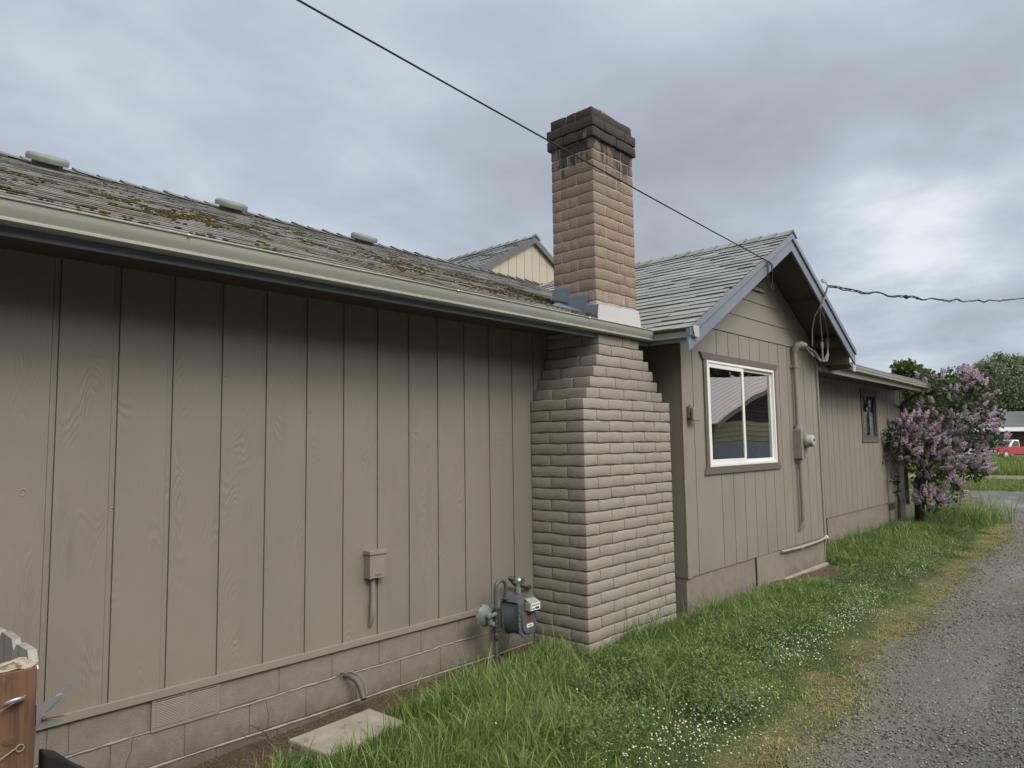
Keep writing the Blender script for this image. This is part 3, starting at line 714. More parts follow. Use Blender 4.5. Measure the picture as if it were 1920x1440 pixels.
m.build('brace', M_soffit, bay, split=True)
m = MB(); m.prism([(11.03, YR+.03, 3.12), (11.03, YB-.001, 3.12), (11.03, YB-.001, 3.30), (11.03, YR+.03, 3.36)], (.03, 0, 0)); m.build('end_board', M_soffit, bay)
m = MB(); m.box(6.225, 6.243, YR+.03, -.596, 2.985, 3.12); m.build('fascia', M_fascia, bay)
# annex roof
m = MB(); sA = .2
m.prism([(11.3, -.62, 3.24), (11.3, 6.0, 3.24+sA*6.6), (11.3, 6.0, 3.27+sA*6.6), (11.3, -.62, 3.27)], (6.95, 0, 0))
ar = m.build('roof', M_shing, house)
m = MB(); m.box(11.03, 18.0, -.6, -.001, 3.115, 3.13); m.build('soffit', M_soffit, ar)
m = MB(); m.prism([(11.03, -.602, 3.06), (11.03, -.602, 3.26), (18.0, -.602, 3.22), (18.0, -.602, 3.02)], (0, .018, 0)); m.build('fascia', M_trim, ar)

# gutters: K-style profile swept along a path
PROF = [(d, h*.84) for d, h in [(.0, .0), (.0, -.118), (-.078, -.118), (-.086, -.114), (-.087, -.100), (-.080, -.095), (-.088, -.080), (-.100, -.055), (-.108, -.030), (-.110, -.010), (-.118, -.008), (-.120, -.003), (-.116, .001), (-.108, .001), (-.106, -.010), (-.092, -.058), (-.075, -.094), (-.072, -.112), (-.004, -.112), (-.004, .0)]]
def gutter(mb, A, B, out, mitreA=0, mitreB=0):
    A, B, out = Vector(A), Vector(B), Vector(out).normalized(); D = (B-A).normalized(); n = len(PROF)
    vs = []
    for P0, mt, sg in ((A, mitreA, -1), (B, mitreB, 1)):
        for d, h in PROF: vs.append(P0 - out*d + D*(mt*(-d)) + Vector((0, 0, h)))
    mb.add(vs, [(i, (i+1) % n, (i+1) % n+n, i+n) for i in range(n)] + [tuple(range(n))[::-1], tuple(range(n, 2*n))])
GZ = 3.122
m = MB()
gutter(m, (X0R, -.597, GZ), (6.272-.0, -.597, GZ), (0, -1, 0), 0, -1)
g1 = m.build('gutter', M_gutter, house, smooth=True, angle=25)
m = MB()
gutter(m, (6.272, -.597, GZ), (6.272, YR-.034, GZ-.004), (-1, 0, 0), 1, 0)
m.prism([(6.150, YR-.040, GZ+.004), (6.276, YR-.040, GZ+.004), (6.276, YR-.040, GZ-.104), (6.19, YR-.040, GZ-.104), (6.168, YR-.040, GZ-.05)], (0, .005, 0))
g2 = m.build('gutter', M_gutter, house, smooth=True, angle=25)
m = MB()
for x in (-.3, 1.52, 3.45, 5.05): m.box(x, x+.012, -.712, -.600, GZ-.002, GZ+.006)
m.box(6.155, 6.27, -.95, -.938, GZ-.002, GZ+.006)
for x in (1.52, 3.45, 5.05): m.sphere((x+.006, -.716, GZ-.006), .009)
m.build('hanger', M_steel, g1, split=True)
m = MB(); gutter(m, (11.05, -.604, 3.268), (17.95, -.604, 3.198), (0, -1, 0)); g3 = m.build('gutter', M_gutter, house, smooth=True, angle=25)
m = MB(); m.tube([(17.5, -.62, 3.09), (17.5, -.60, 3.00), (17.6, -.40, 2.93), (17.9, -.12, 2.80), (18.14, -.03, 2.72), (18.18, -.02, 2.6), (18.18, -.02, .5)], .042, 10)
m.build('downspout', M_trimdk, g3, smooth=True)
m = MB(); gutter(m, (11.66, YR+.17, 3.20), (11.66, -.2, 3.19), (1, 0, 0)); m.box(11.655, 11.785, YR+.160, YR+.168, 3.06, 3.215); m.build('gutter', M_gutter, house, smooth=True, angle=25)

# upper tan gable behind the ridge
m = MB(); UX, UZ, US, UY = 9.28, 5.655, .565, 3.5
zu = lambda x: UZ-US*abs(x-UX)
m.prism([(UX-1.9, UY+.02, zu(UX-1.9)-.04), (UX, UY+.02, UZ-.04), (UX+1.9, UY+.02, zu(UX+1.9)-.04), (UX+1.9, UY+.02, zu(UX+1.9)-.012), (UX, UY+.02, UZ-.012), (UX-1.9, UY+.02, zu(UX-1.9)-.012)], (0, 5.5, 0))
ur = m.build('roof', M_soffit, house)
m = MB(); s1 = Vector((1, 0, US)).normalized(); s2 = Vector((-1, 0, US)).normalized()
shingles(m, (UX-1.92, UY, zu(UX-1.92)-.008), (0, 1, 0), s1, 5.5, 1.92/s1.x, .14, .3, .011, 31)
shingles(m, (UX+1.92, UY, zu(UX+1.92)-.008), (0, 1, 0), s2, 5.5, 1.92/s1.x, .14, .3, .011, 32)
m.build('shingles', M_shing, ur)
m = MB(); caps(m, (UX, UY-.02, UZ+.004), (UX, 8.8, UZ+.004), -s1, -s2, .215, .30, .15, 6, .03); m.build('ridge_caps', M_shing, ur)
m = MB()
for xe in (UX-1.95, UX+1.95):
    m.prism([(UX, UY-.005, UZ-.013), (xe, UY-.005, zu(xe)-.013), (xe, UY-.005, zu(xe)-.12), (UX, UY-.005, UZ-.12)], (0, .024, 0))
m.build('rake_board', rough_mat('dark_rake', (.085, .085, .09), 40, .1, .002, .6), ur)
m = MB(); grooved(m, UX-1.85, UX+1.85, UY+.06, 4.4, lambda x: max(4.42, zu(x)-.04), UX-.02, .205, .010, .008)
m.build('gable_wall', M_tan, ur)

# roof vents (low round caps)
def roof_vent(x, y, label):
    z = mz(y); e_ = empty('roof_vent', (x, y, z), parent=house); tag(e_, label)
    nr = Vector((0, -RS, 1)).normalized()
    m = MB(); m.lathe((x, y, z-.03), nr, [(0, .125), (.11, .125)], 24); m.build('neck', M_dark, e_, smooth=True)
    m = MB(); m.lathe(Vector((x, y, z))+nr*.048, nr, [(0, .15), (-.002, .172), (.035, .176), (.055, .168), (.066, .148), (.070, .01)], 32); m.build('cap', M_pvc, e_, smooth=True)
roof_vent(1.80, 3.15, 'leftmost roof vent'); roof_vent(3.58, 3.15, 'middle roof vent'); roof_vent(5.38, 3.15, 'right roof vent')

# ------------------------------------------------------------------ chimney
chim = empty('chimney', (5.8, -.35, .1), parent=house)
def brick(mb, x0, x1, y0, y1, z0, z1, r=.008, bul=.0046, seed=0):
    c = Vector(((x0+x1)/2, (y0+y1)/2, (z0+z1)/2)); hx, hy, hz = (x1-x0)/2, (y1-y0)/2, (z1-z0)/2
    rr = random.Random(seed); ph = [rr.uniform(0, 6.28) for _ in range(6)]
    def ts(h):
        k = max(1, int((2*h-2*r)/.045)); inner = [-h+r+(2*h-2*r)*i/k for i in range(k+1)]
        return [-h, -h+r*.35]+inner+[h-r*.35, h]
    A = {0: ts(hx), 1: ts(hy), 2: ts(hz)}; H = (hx, hy, hz); tone = rr.uniform(.93, 1.05); wm = rr.uniform(-.015, .015)
    mb.cur = (tone+wm, tone, tone-wm)
    for ax in range(3):
        b, d = [i for i in range(3) if i != ax]
        for sg in (-1, 1):
            vs = []
            for s in A[b]:
                for t in A[d]:
                    p = [0, 0, 0]; p[ax] = sg*H[ax]; p[b] = s; p[d] = t
                    q = [max(-(H[i]-r), min(H[i]-r, p[i])) for i in range(3)]
                    dv = Vector([p[i]-q[i] for i in range(3)])
                    if dv.length > 1e-9: dv = dv.normalized()*r
                    P_ = Vector(q)+dv; W_ = P_+c
                    slump = .55-.45*(P_.z/hz)
                    n1 = math.sin(W_.x*31+ph[0]+W_.z*17)+math.sin(W_.y*37+ph[1]-W_.z*23)+math.sin((W_.x+W_.y)*71+ph[2]+W_.z*53)*.6
                    edge = min(1, (1-abs(P_.z)/hz)*3)
                    amt = bul*(slump*edge+.30*n1*edge)
                    nx = Vector((P_.x/hx if abs(P_.x) > hx-r*1.01 else 0, P_.y/hy if abs(P_.y) > hy-r*1.01 else 0, 0))
                    if nx.length > 0: P_ = P_+nx.normalized()*amt
                    P_.z += .0034*math.sin(W_.x*17+W_.y*21+ph[3])+.0016*math.sin(W_.x*43+W_.y*47+ph[4])
                    vs.append(P_+c)
            nb, nd = len(A[b]), len(A[d])
            mb.add(vs, [(i*nd+j, (i+1)*nd+j, (i+1)*nd+j+1, i*nd+j+1) for i in range(nb-1) for j in range(nd-1)])
def course(mb, x0, x1, yf, yb, z0, z1, odd, L=.398, W_=.195, seed=0, J=.008, back=False, off=0., **k):
    sd_ = seed*100
    def run(a, b, f):
        s = a
        nonlocal sd_
        while s < b-.03:
            e2 = min(s+L, b)
            if b-e2 < .06: e2 = b
            f(s+J/2 if s > a else s, e2-J/2 if e2 < b else e2, sd_); sd_ += 1; s = e2
    if odd:   # sides run through to the front
        run(yf, yb, lambda a, b, s: brick(mb, x0, x0+W_, a, b, z0, z1, seed=s, **k))
        run(yf, yb, lambda a, b, s: brick(mb, x1-W_, x1, a, b, z0, z1, seed=s, **k))
        run(x0+W_+J, x1-W_-J, lambda a, b, s: brick(mb, a, b, yf, yf+W_, z0, z1, seed=s, **k))
        if back: run(x0+W_+J, x1-W_-J, lambda a, b, s: brick(mb, a, b, yb-W_, yb, z0, z1, seed=s, **k))
    else:
        run(x0, x1, lambda a, b, s: brick(mb, a, b, yf, yf+W_, z0, z1, seed=s, **k))
        run(yf+W_+J, yb-(W_+J if back else 0), lambda a, b, s: brick(mb, x0, x0+W_, a, b, z0, z1, seed=s, **k))
        run(yf+W_+J, yb-(W_+J if back else 0), lambda a, b, s: brick(mb, x1-W_, x1, a, b, z0, z1, seed=s, **k))
        if back: run(x0, x1, lambda a, b, s: brick(mb, a, b, yb-W_, yb, z0, z1, seed=s, **k))
CH = .1022
m = MB(); core = MB(); YF = -.628
for c_ in range(23):
    zt = 2.405-CH*c_; course(m, 5.047, 6.545, YF, -.004, zt-CH+.0095, zt, c_ % 2 == 1, seed=c_)
core.box(5.062, 6.530, YF+.014, -.003, -.1, 2.395)
steps = [(5.10, 6.40), (5.16, 6.31), (5.215, 6.235), (5.265, 6.155), (5.31, 6.065)]
z = 2.405
for i, (a, b) in enumerate(steps):
    course(m, a, b, YF, -.004, z+.004, z+CH-.003, i % 2 == 0, seed=40+i); core.box(a+.01, b-.01, YF+.009, -.003, z-.02, z+CH-.012); z += CH
while z < 3.12:
    i += 1; course(m, 5.32, 6.0, YF+.01, -.004, z+.004, z+CH-.003, i % 2 == 0, seed=60+i); core.box(5.33, 5.99, YF+.02, -.003, z-.02, z+CH-.012); z += CH
m.build('chimney_base', M_brickp, chim, smooth=True, angle=50); core.build('mortar', M_mortp, chim)
m = MB(); core = MB(); z = 3.12; i = 0; CU = .1048
while z < 4.80:
    course(m, 5.318, 6.005, -.604, -.10, z+.004, z+CU-.004, i % 2 == 0, seed=100+i, back=True, J=.010); z += CU; i += 1
zc = z
for k_ in range(3):
    ex = (.028, .030, .0)[k_]
    course(m, 5.318-ex, 6.005+ex, -.604-ex, -.10+ex, z+.004, z+CU-.003, i % 2 == 0, seed=140+i, back=True, bul=.005); z += CU; i += 1
core.box(5.323, 6.000, -.599, -.105, 3.1, z-.02)
m.build('chimney_stack', M_brickn, chim, smooth=True, angle=50); core.build('mortar', M_mortn, chim)
ZTOP = z
m = MB()   # wire netting over the flue
def dome(u, v): 
    return Vector((5.68+u*.30, -.35+v*.19, ZTOP-.01+.165*(1-u*u)*(1-v*v*.7)+.012*math.sin(u*9+v*5)))
for i in range(-6, 7):
    for j in range(-5, 6):
        u, v = i/6, (j+(.5 if i % 2 else 0))/5
        if abs(v) > 1: continue
        for du, dv_ in ((1/6, .1), (1/6, -.1)):
            if u+du <= 1: m.bar(dome(u, v), dome(u+du, max(-1, min(1, v+dv_))), .0038, .0038)
m.build('wire_netting', M_graywire, chim)
m = MB()   # stepped side flashing
xf = 5.308
def fl(y0, y1, z0, z1, sk=0., x=xf): m.prism([(x, y0, z0+sk), (x, y1, z0), (x, y1, z1), (x, y0, z1+.004)], (-.004, 0, 0))
m.prism([(xf, -.105, 3.40), (xf, -.305, 3.345), (xf, -.30, 3.50), (xf, -.105, 3.505)], (-.004, 0, 0))
m.prism([(xf-.0045, -.29, 3.305), (xf-.0045, -.515, 3.235), (xf-.0045, -.515, 3.39), (xf-.0045, -.29, 3.40)], (-.004, 0, 0))
m.prism([(xf-.009, -.47, 3.235), (xf-.009, -.63, 3.175), (xf-.009, -.645, 3.285), (xf-.009, -.47, 3.29)], (-.004, 0, 0))
m.prism([(xf-.013, -.16, 3.37), (xf-.013, -.50, 3.232), (xf-.013, -.50, 3.175), (xf-.05, -.10, 3.345)], (-.003, 0, -.001))
m.box(xf-.012, xf+.03, -.104, -.092, 3.41, 3.505)
m.build('step_flashing', M_flash, chim, bevel=.001)
m = MB(); m.prism([(5.30, -.632, 3.145), (6.03, -.640, 3.150), (6.025, -.616, 3.318), (5.315, -.612, 3.288)], (0, .004, 0))
m.prism([(5.30, -.632, 3.145), (6.03, -.640, 3.150), (6.03, -.70, 3.128), (5.30, -.69, 3.128)], (0, 0, -.003))
m.build('apron_flashing', M_apron, chim, bevel=.001)
m = MB(); m.prism([(6.03, -.60, 3.14), (6.03, -.30, 3.26), (6.03, -.30, 3.36), (6.03, -.60, 3.27)], (.05, 0, 0)); m.build('side_flashing', M_graywd, chim)

# ------------------------------------------------------------------ things fixed to the walls
# utility box with conduit
ub = empty('utility_box', (3.21, -.04, .70), 'taupe painted lidded utility box with a short conduit on the long wall', 'utility box')
m = MB(); m.box(3.150, 3.298, -.075, -.001, 1.035, 1.205); m.build('box_body', M_trim, ub, bevel=.003)
m = MB(); m.box(3.142, 3.306, -.084, -.0005, 1.206, 1.236); m.build('lid', M_trim, ub, bevel=.004)
m = MB(); m.box(3.20, 3.25, -.078, -.0755, 1.055, 1.062); m.build('hasp', M_trimdk, ub)
m = MB(); m.tube([(3.205, -.032, 1.04), (3.205, -.032, .84)], .0165, 12); m.lathe((3.205, -.032, .85), (0, 0, -1), [(0, .021), (.05, .021)], 14)
m.tube([(3.205, -.032, .81), (3.204, -.030, .76), (3.200, -.012, .70), (3.198, .0, .675)], [.020, .0195, .018, .010], 12)
m.build('conduit', M_trim, ub, smooth=True)
# drain stub through the foundation
dp = empty('drain_pipe', (3.0, 0, .3), 'curved painted drain pipe stub poking out of the block foundation', 'pipe')
m = MB(); P0 = [(2.985, .01, .392), (3.0, -.05, .386), (3.022, -.095, .36), (3.034, -.125, .315), (3.034, -.150, .27), (3.030, -.172, .243)]
m.tube(P0, [.022, .023, .0235, .0225, .0215, .0215], 14); m.build('pipe', rough_mat('gray_pipe', (.12, .11, .10), 60, .3, .002, .6, .25), dp, smooth=True)
m = MB(); m.tube([(3.0302, -.171, .2442), (3.0297, -.1735, .2412)], .0175, 14); m.build('pipe_opening', M_black, dp)
m = MB(); m.tube([(2.97, -.005, .40), (3.0, -.06, .416), (3.04, -.10, .392), (3.062, -.13, .345), (3.062, -.152, .29), (3.052, -.172, .262)], [.006, .008, .007, .006, .005, .004], 7)
for k in range(6):
    a = random.uniform(0, 3); m.tube([(2.985+random.uniform(-.03, .03), -.003, .40+random.uniform(-.03, .02)), (2.985+.06*math.cos(a)-.02, -.012, .40+.035*math.sin(a)-.02)], .004, 6)
m.build('caulk', M_found, dp, smooth=True)

# gas meter
gm_ = empty('gas_meter', (4.31, -.22, .15), 'gray gas meter with round regulator and bent pipe beside the chimney', 'gas meter')
GY = -.22
def arc(c, r, a0, a1, n, ax=(1, 0, 0), ay=(0, 0, 1)):
    return [Vector(c)+Vector(ax)*r*math.cos(a0+(a1-a0)*i/n)+Vector(ay)*r*math.sin(a0+(a1-a0)*i/n) for i in range(n+1)]
m = MB(); m.tube([(4.315, GY, .05), (4.315, GY, .40)], .0135, 12); m.tube([(4.315, GY, .40), (4.315, GY, .80)]+arc((4.378, GY, .80), .063, math.pi, 0, 10)+[(4.441, GY, .72)], .0165, 12)
m.build('pipe', M_gas, gm_, smooth=True)
m = MB()
for z, r, h in ((.385, .019, .03), (.455, .023, .05), (.512, .019, .025), (.56, .024, .04), (.60, .019, .05), (.24, .0155, .012)): m.lathe((4.315, GY, z), (0, 0, 1), [(0, r), (h, r)], 8)
m.box(4.285, 4.345, GY-.035, GY-.012, .405, .43); m.bar((4.28, GY-.03, .41), (4.35, GY-.03, .445), .012, .014)
m.build('shutoff_valve', M_dark, gm_, bevel=.002, split=True)
m = MB()
axr = Vector((.02, -1.0, .0)).normalized()
m.lathe((4.215, GY+.06, .60), axr, [(0, .06), (.012, .088), (.02, .098), (.026, .098), (.027, .088), (.045, .07), (.058, .03), (.09, .026), (.095, .018)], 32)
rg = m.build('regulator', M_gaslt, gm_, smooth=True, angle=30)
m = MB()
for k in range(10):
    a = k*.628; u = axr.orthogonal().normalized(); q = axr.cross(u)
    m.lathe(Vector((4.215, GY+.06, .60))+axr*.018+(u*math.cos(a)+q*math.sin(a))*.090, axr, [(0, .006), (.014, .006)], 6)
m.build('bolt', M_gas, rg)
m = MB(); m.tube([(4.315, GY, .60), (4.26, GY-.02, .60), (4.215, GY-.03, .60)], .018, 10); m.tube([(4.225, GY-.0, .585), (4.235, GY-.01, .54), (4.27, GY-.01, .52)], .024, 10)
m.build('regulator_neck', M_gaslt, gm_, smooth=True)
m = MB()     # body: rounded case, axis along Y, seen from its left front
bx0, bx1, bz0, bz1, by0, by1 = 4.44, 4.635, .405, .675, -.375, -.15
def rrect(x0, x1, z0, z1, r, n=5, rb=None):
    pts = []
    for cx, cz, a, q in ((x1-r, z1-r*.4, 0, .4), (x0+r, z1-r*.4, 1, .4), (x0+(rb or r), z0+(rb or r), 2, 1), (x1-(rb or r), z0+(rb or r), 3, 1)):
        rr_ = r if a < 2 else (rb or r)
        for i in range(n+1):
            t = math.pi/2*(a+i/n); pts.append((cx+rr_*math.cos(t), cz+(rr_*q)*math.sin(t)))
    return pts
pr = rrect(bx0, bx1, bz0, bz1, .03, 5, .085)
m.prism([(x, by0+.012, z) for x, z in pr], (0, by1-by0-.012, 0))
body = m.build('body', M_gas, gm_, smooth=True, angle=35, bevel=.004)
pr2 = rrect(bx0-.014, bx1+.014, bz0-.014, bz1+.006, .03, 5, .09)
m = MB(); m.prism([(x, by0, z) for x, z in pr2], (0, .0118, 0)); m.prism([(x, -.19, z) for x, z in pr2], (0, .012, 0))
m.build('flange', M_gas, body, smooth=True, angle=35, bevel=.002, split=True)
m = MB(); m.prism([(x, by0-.014, z) for x, z in rrect(bx0+.02, bx1-.02, bz0+.02, .60, .03, 5, .07)], (0, .0138, 0)); m.build('front_plate', M_gas, body, smooth=True, bevel=.003)
m = MB()
for x, z in [(bx0-.004, .49), (bx0-.004, .55), (bx0-.004, .62), (bx1+.004, .49), (bx1+.004, .55), (bx0+.03, .42), (4.51, .398), (4.56, .398), (4.61, .42)]:
    m.lathe((x, by0-.001, z), (0, -1, 0), [(0, .0075), (.009, .0065)], 7)
for k in range(7): m.lathe((4.45+k*.035, -.36, .668), (0, -.3, 1), [(0, .007), (.016, .006)], 7)
m.build('bolt', M_gaslt, body, split=True)
m = MB(); m.add([(bx0-.014, by0, .681), (bx1+.014, by0, .681), (bx1+.014, by1, .681), (bx0-.014, by1, .681), (bx0+.03, by0+.05, .712), (bx1-.03, by0+.05, .712), (bx1-.03, by1-.03, .712), (bx0+.03, by1-.03, .712)],
               [(0, 1, 2, 3), (4, 5, 6, 7), (0, 1, 5, 4), (1, 2, 6, 5), (2, 3, 7, 6), (3, 0, 4, 7)])
m.build('top_cover', M_gas, gm_, bevel=.008)
m = MB(); m.lathe((4.441, GY, .70), (0, 0, 1), [(0, .03), (.012, .03), (.013, .024), (.035, .024), (.036, .02)], 12); m.lathe((4.60, GY, .70), (0, 0, 1), [(0, .026), (.02, .026), (.03, .02)], 12)
m.build('union', M_gas, gm_, smooth=True, split=True)
m = MB(); m.box(4.505, 4.635, by0-.06, by0-.0005, .61, .68); m.prism([(4.505, by0-.058, .6802), (4.635, by0-.058, .6802), (4.625, by0-.01, .705), (4.515, by0-.01, .705)], (0, .03, 0))
ix = m.build('index_box', rough_mat('clear_gray_plastic', (.30, .31, .31), 20, .05, .001, .3, .1), gm_, bevel=.006)
m = MB(); m.box(4.520, 4.630, by0-.0625, by0-.0605, .617, .675); m.build('dial_plate', M_label, ix)
m = MB()
for k in range(4): m.lathe((4.536+k*.025, by0-.0627, .659), (0, -1, 0), [(0, .008), (.0008, .008)], 10)
m.box(4.53, 4.555, by0-.0635, by0-.0627, .625, .635); m.box(4.565, 4.615, by0-.0635, by0-.0627, .624, .642)
m.build('dials', M_dark, ix)
m = MB(); m.box(4.515, 4.565, by0-.0158, by0-.0142, .52, .57); m.build('warning_label', M_red, body)
m = MB(); m.box(4.51, 4.59, by0-.0158, by0-.0142, .475, .503); m.build('number_label', M_label, body)
m = MB(); m.box(4.53, 4.573, by0-.0168, by0-.016, .485, .492); m.box(4.515, 4.565, by0-.0168, by0-.016, .5705, .584); m.build('printed_marks', M_black, body, split=True)
m = MB(); m.tube([(4.60, GY, .71), (4.60, GY, .80)], .0165, 12); m.lathe((4.60, GY, .73), (0, 0, 1), [(0, .024), (.035, .024)], 6)
m.lathe((4.60, GY+.02, .825), (0, -1, 0), [(-.04, .02), (-.03, .027), (.04, .027), (.05, .016)], 12); m.lathe((4.60, GY, .80), (0, 0, 1), [(0, .025), (.03, .027)], 12)
m.build('outlet_valve', M_steel, gm_, smooth=True)
m = MB(); m.tube([(4.60, GY+.03, .832), (4.56, GY+.07, .845)], .022, 10); m.tube([(4.56, GY+.07, .845), (4.72, -.06, .76), (4.90, -.045, .70), (4.97, -.03, .69), (4.98, .0, .69)], .0145, 10)
m.build('house_line', M_dark, gm_, smooth=True)
m = MB()
for k in range(5):
    a = k*1.2566; m.bar((4.60, GY-.05, .83), (4.60+.026*math.cos(a), GY-.052, .83+.026*math.sin(a)), .007, .007, (0, 1, 0))
m.build('valve_wheel', M_dark, gm_)

# small junction box on the bay corner
jb = empty('junction_box', (7.0, YB-.02, 2.3), 'small taupe weatherproof outlet box beside the white window', 'outlet box')
m = MB(); m.box(6.925, 7.06, YB-.05, YB-.0005, 2.255, 2.385); m.build('box_body', M_trimdk, jb, bevel=.008)
m = MB(); m.box(6.945, 7.085, YB-.088, YB-.0505, 2.225, 2.370); m.build('cover', M_trim, jb, bevel=.008)
m = MB(); m.lathe((6.975, YB-.03, 2.386), (0, 0, 1), [(0, .012), (.012, .012)], 8); m.box(6.93, 6.95, YB-.07, YB-.0505, 2.24, 2.32); m.build('hinge', M_dark, jb, split=True)

# electric service: weatherhead, mast, meter box
em = empty('electric_meter', (9.95, YB-.06, .75), 'taupe electric meter box with tall conduit, weatherhead and white glass meter on the gable wall', 'electric meter')
YM = YB-.055
m = MB(); m.tube([(10.02, YM, 3.24), (10.02, YM, 2.16)], .032, 16); m.build('conduit', M_trim, em, smooth=True)
m = MB(); m.lathe((10.02, YM, 2.155), (0, 0, 1), [(0, .055), (.03, .052), (.06, .046)], 12)
for z in (3.02,): m.box(9.955, 10.085, YB-.02, YB-.0005, z, z+.035); m.lathe((10.02, YM, z), (0, 0, 1), [(0, .047), (.03, .047)], 14)
m.build('strap', M_trim, em, smooth=True, split=True)
m = MB(); m.tube([(10.02, YM, 3.21), (10.02, YM, 3.27), (10.04, YM-.03, 3.33), (10.08, YM-.08, 3.345), (10.12, YM-.13, 3.325)], [.034, .044, .056, .054, .040], 14)
m.build('weatherhead', M_trim, em, smooth=True)
m = MB(); m.box(9.955, 10.165, YB-.115, YB-.0005, 1.745, 2.15); eb = m.build('meter_box', M_trim, em, bevel=.006)
m = MB(); m.box(10.035, 10.045, YB-.119, YB-.1155, 1.75, 2.145); m.build('box_seam', M_trimdk, eb)
m = MB(); m.lathe((10.105, YB-.1155, 1.99), (0, -1, 0), [(0, .098), (.035, .098), (.04, .088)], 24); m.build('meter_ring', M_trim, em, smooth=True)
m = MB(); m.lathe((10.105, YB-.156, 1.99), (0, -1, 0), [(0, .078), (.06, .078), (.075, .068), (.08, .05)], 24); m.build('meter_dial', rough_mat('meter_cover', (.42, .41, .38), 20, .02, .001, .35, .1), em, smooth=True)
m = MB(); m.box(10.07, 10.14, YB-.238, YB-.2365, 1.98, 2.02); m.bar((10.075, YB-.215, 1.925), (10.035, YB-.205, 1.955), .03, .05); m.build('dial_marks', M_dark, em)
m = MB(); m.tube([(10.04, YM, 1.745), (10.045, YM, .93)], .029, 14); m.lathe((10.045, YM, .97), (0, 0, -1), [(0, .033), (.11, .033)], 14)
m.tube([(10.045, YM, .86), (10.03, YM+.005, .82), (9.99, YB-.012, .765), (9.98, YB+.0, .745)], [.033, .031, .020, .008], 14)
m.build('lower_conduit', M_trim, em, smooth=True)
m = MB(); m.box(10.10, 10.13, YB-.008, YB-.0005, 1.66, 1.69); m.box(10.095, 10.14, YB-.008, YB-.0005, 1.60, 1.64); m.build('tag', M_dark, em)
m = MB()
for a, b in ((0, 0), (.03, -.02), (-.02, .03)):
    m.tube([(10.12, YM-.13, 3.325), (10.2, YM-.20+a, 3.24), (10.36+b, YM-.24, 3.12), (10.50, YM-.26+a, 3.13), (10.60+b, YM-.26, 3.24), (10.62+a, YM-.26, 3.40+b)], .009, 7)
m.tube([(10.10, YM-.12, 3.32), (10.08, YM-.2, 3.22), (10.14, YM-.22, 3.17), (10.18, YM-.18, 3.24)], .006, 6)
m.build('drip_loop', M_graywire, em, smooth=True)
m = MB()
for (x, z) in ((10.62, 3.40), (10.38, 3.33)): m.lathe((x, YM-.26, z-.04), (0, 0, 1), [(0, .014), (.02, .02), (.09, .02), (.11, .012)], 8)
m.tube([(10.38, YM-.26, 3.12), (10.38, YM-.26, 3.32)], .013, 8)
m.build('splice', M_graywire, em, smooth=True, split=True)
# conduit along the bottom of the bay siding
hp = empty('horizontal_pipe', (10.1, YB-.03, .53), 'pale thin pipe strapped under the gable wall siding', 'pipe')
m = MB(); m.tube([(9.30, YB-.03, .545), (9.8, YB-.035, .532), (10.3, YB-.035, .528), (10.7, YB-.035, .535), (10.99, YB-.03, .555)], .018, 10); m.build('pipe', rough_mat('pale_pipe', (.31, .285, .24), 40, .1, .002, .6), hp, smooth=True)
m = MB(); m.tube(arc((10.0, YB-.02, .55), .05, math.pi*1.1, math.pi*2.1, 8, (0, 1, 0), (0, 0, 1)), .005, 6); m.lathe((10.99, YB-.03, .555), (1, 0, 0), [(-.03, .03), (.0, .03)], 10)
m.build('clip', M_label, hp, split=True)

# overhead wires
def sag(a, b, n, s): 
    a, b = Vector(a), Vector(b); return [a.lerp(b, i/n)-Vector((0, 0, s*4*(i/n)*(1-i/n))) for i in range(n+1)]
A = Vector((8.086, -1.135, 4.10)); B = Vector((1.86, -1.24, 4.38)); d = B-A
w1o = empty('overhead_cable', A, 'thin black cable crossing in front of the chimney to the near side of the gable', 'cable')
B3 = A+d*2.2
m = MB(); m.tube(sag(A, B3, 40, .06), .0062, 7); m.build('cable', M_cable, w1o, smooth=True)
m = MB(); m.tube(arc(A+Vector((-.03, -.01, -.16)), 1, 0, 6.283, 20, (.075, 0, .01), (0, 0, .16)), .0055, 6); m.tube(arc(A+Vector((.0, -.015, -.17)), 1, .3, 5.9, 18, (.08, 0, .0), (0, 0, .17)), .004, 6)
m.build('coil', M_cable, w1o, smooth=True)
m = MB(); m.lathe(A+Vector((0, .03, 0)), (0, -1, 0), [(0, .012), (.05, .012)], 8); m.bar(A+Vector((0, 0, 0)), A+Vector((.03, .02, -.04)), .01, .01); m.build('hook', M_steel, w1o)
w2o = empty('service_drop', (9.98, -1.15, 4.09), 'twisted black service cable running from the gable to the right edge', 'cable')
A2 = Vector((10.02, -1.16, 4.10)); E2 = Vector((24.4, -1.84, 6.26)); E2 = A2+(E2-A2)*1.6
path = []
for i in range(141):
    t = i/140; p = A2.lerp(E2, t)-Vector((0, 0, .85*4*t*(1-t)*.42))
    if t < .5: p.z += .016*math.sin(t*90)+.01*math.sin(t*150+1)
    path.append(p)
m = MB()
for k in range(3):
    pts = []
    for i, p in enumerate(path):
        a = i*.9+k*2.094; r = .012+.006*math.sin(i*.37); pts.append(p+Vector((0, r*math.cos(a), r*math.sin(a))))
    m.tube(pts, .0085 if k else .005, 6)
m.sphere(path[21], .045, 8, 6, (2.2, .8, .8)); m.sphere(path[25], .03, 8, 6, (2.5, .8, .8))
m.build('twisted_cable', M_cable, w2o, smooth=True)
m = MB()
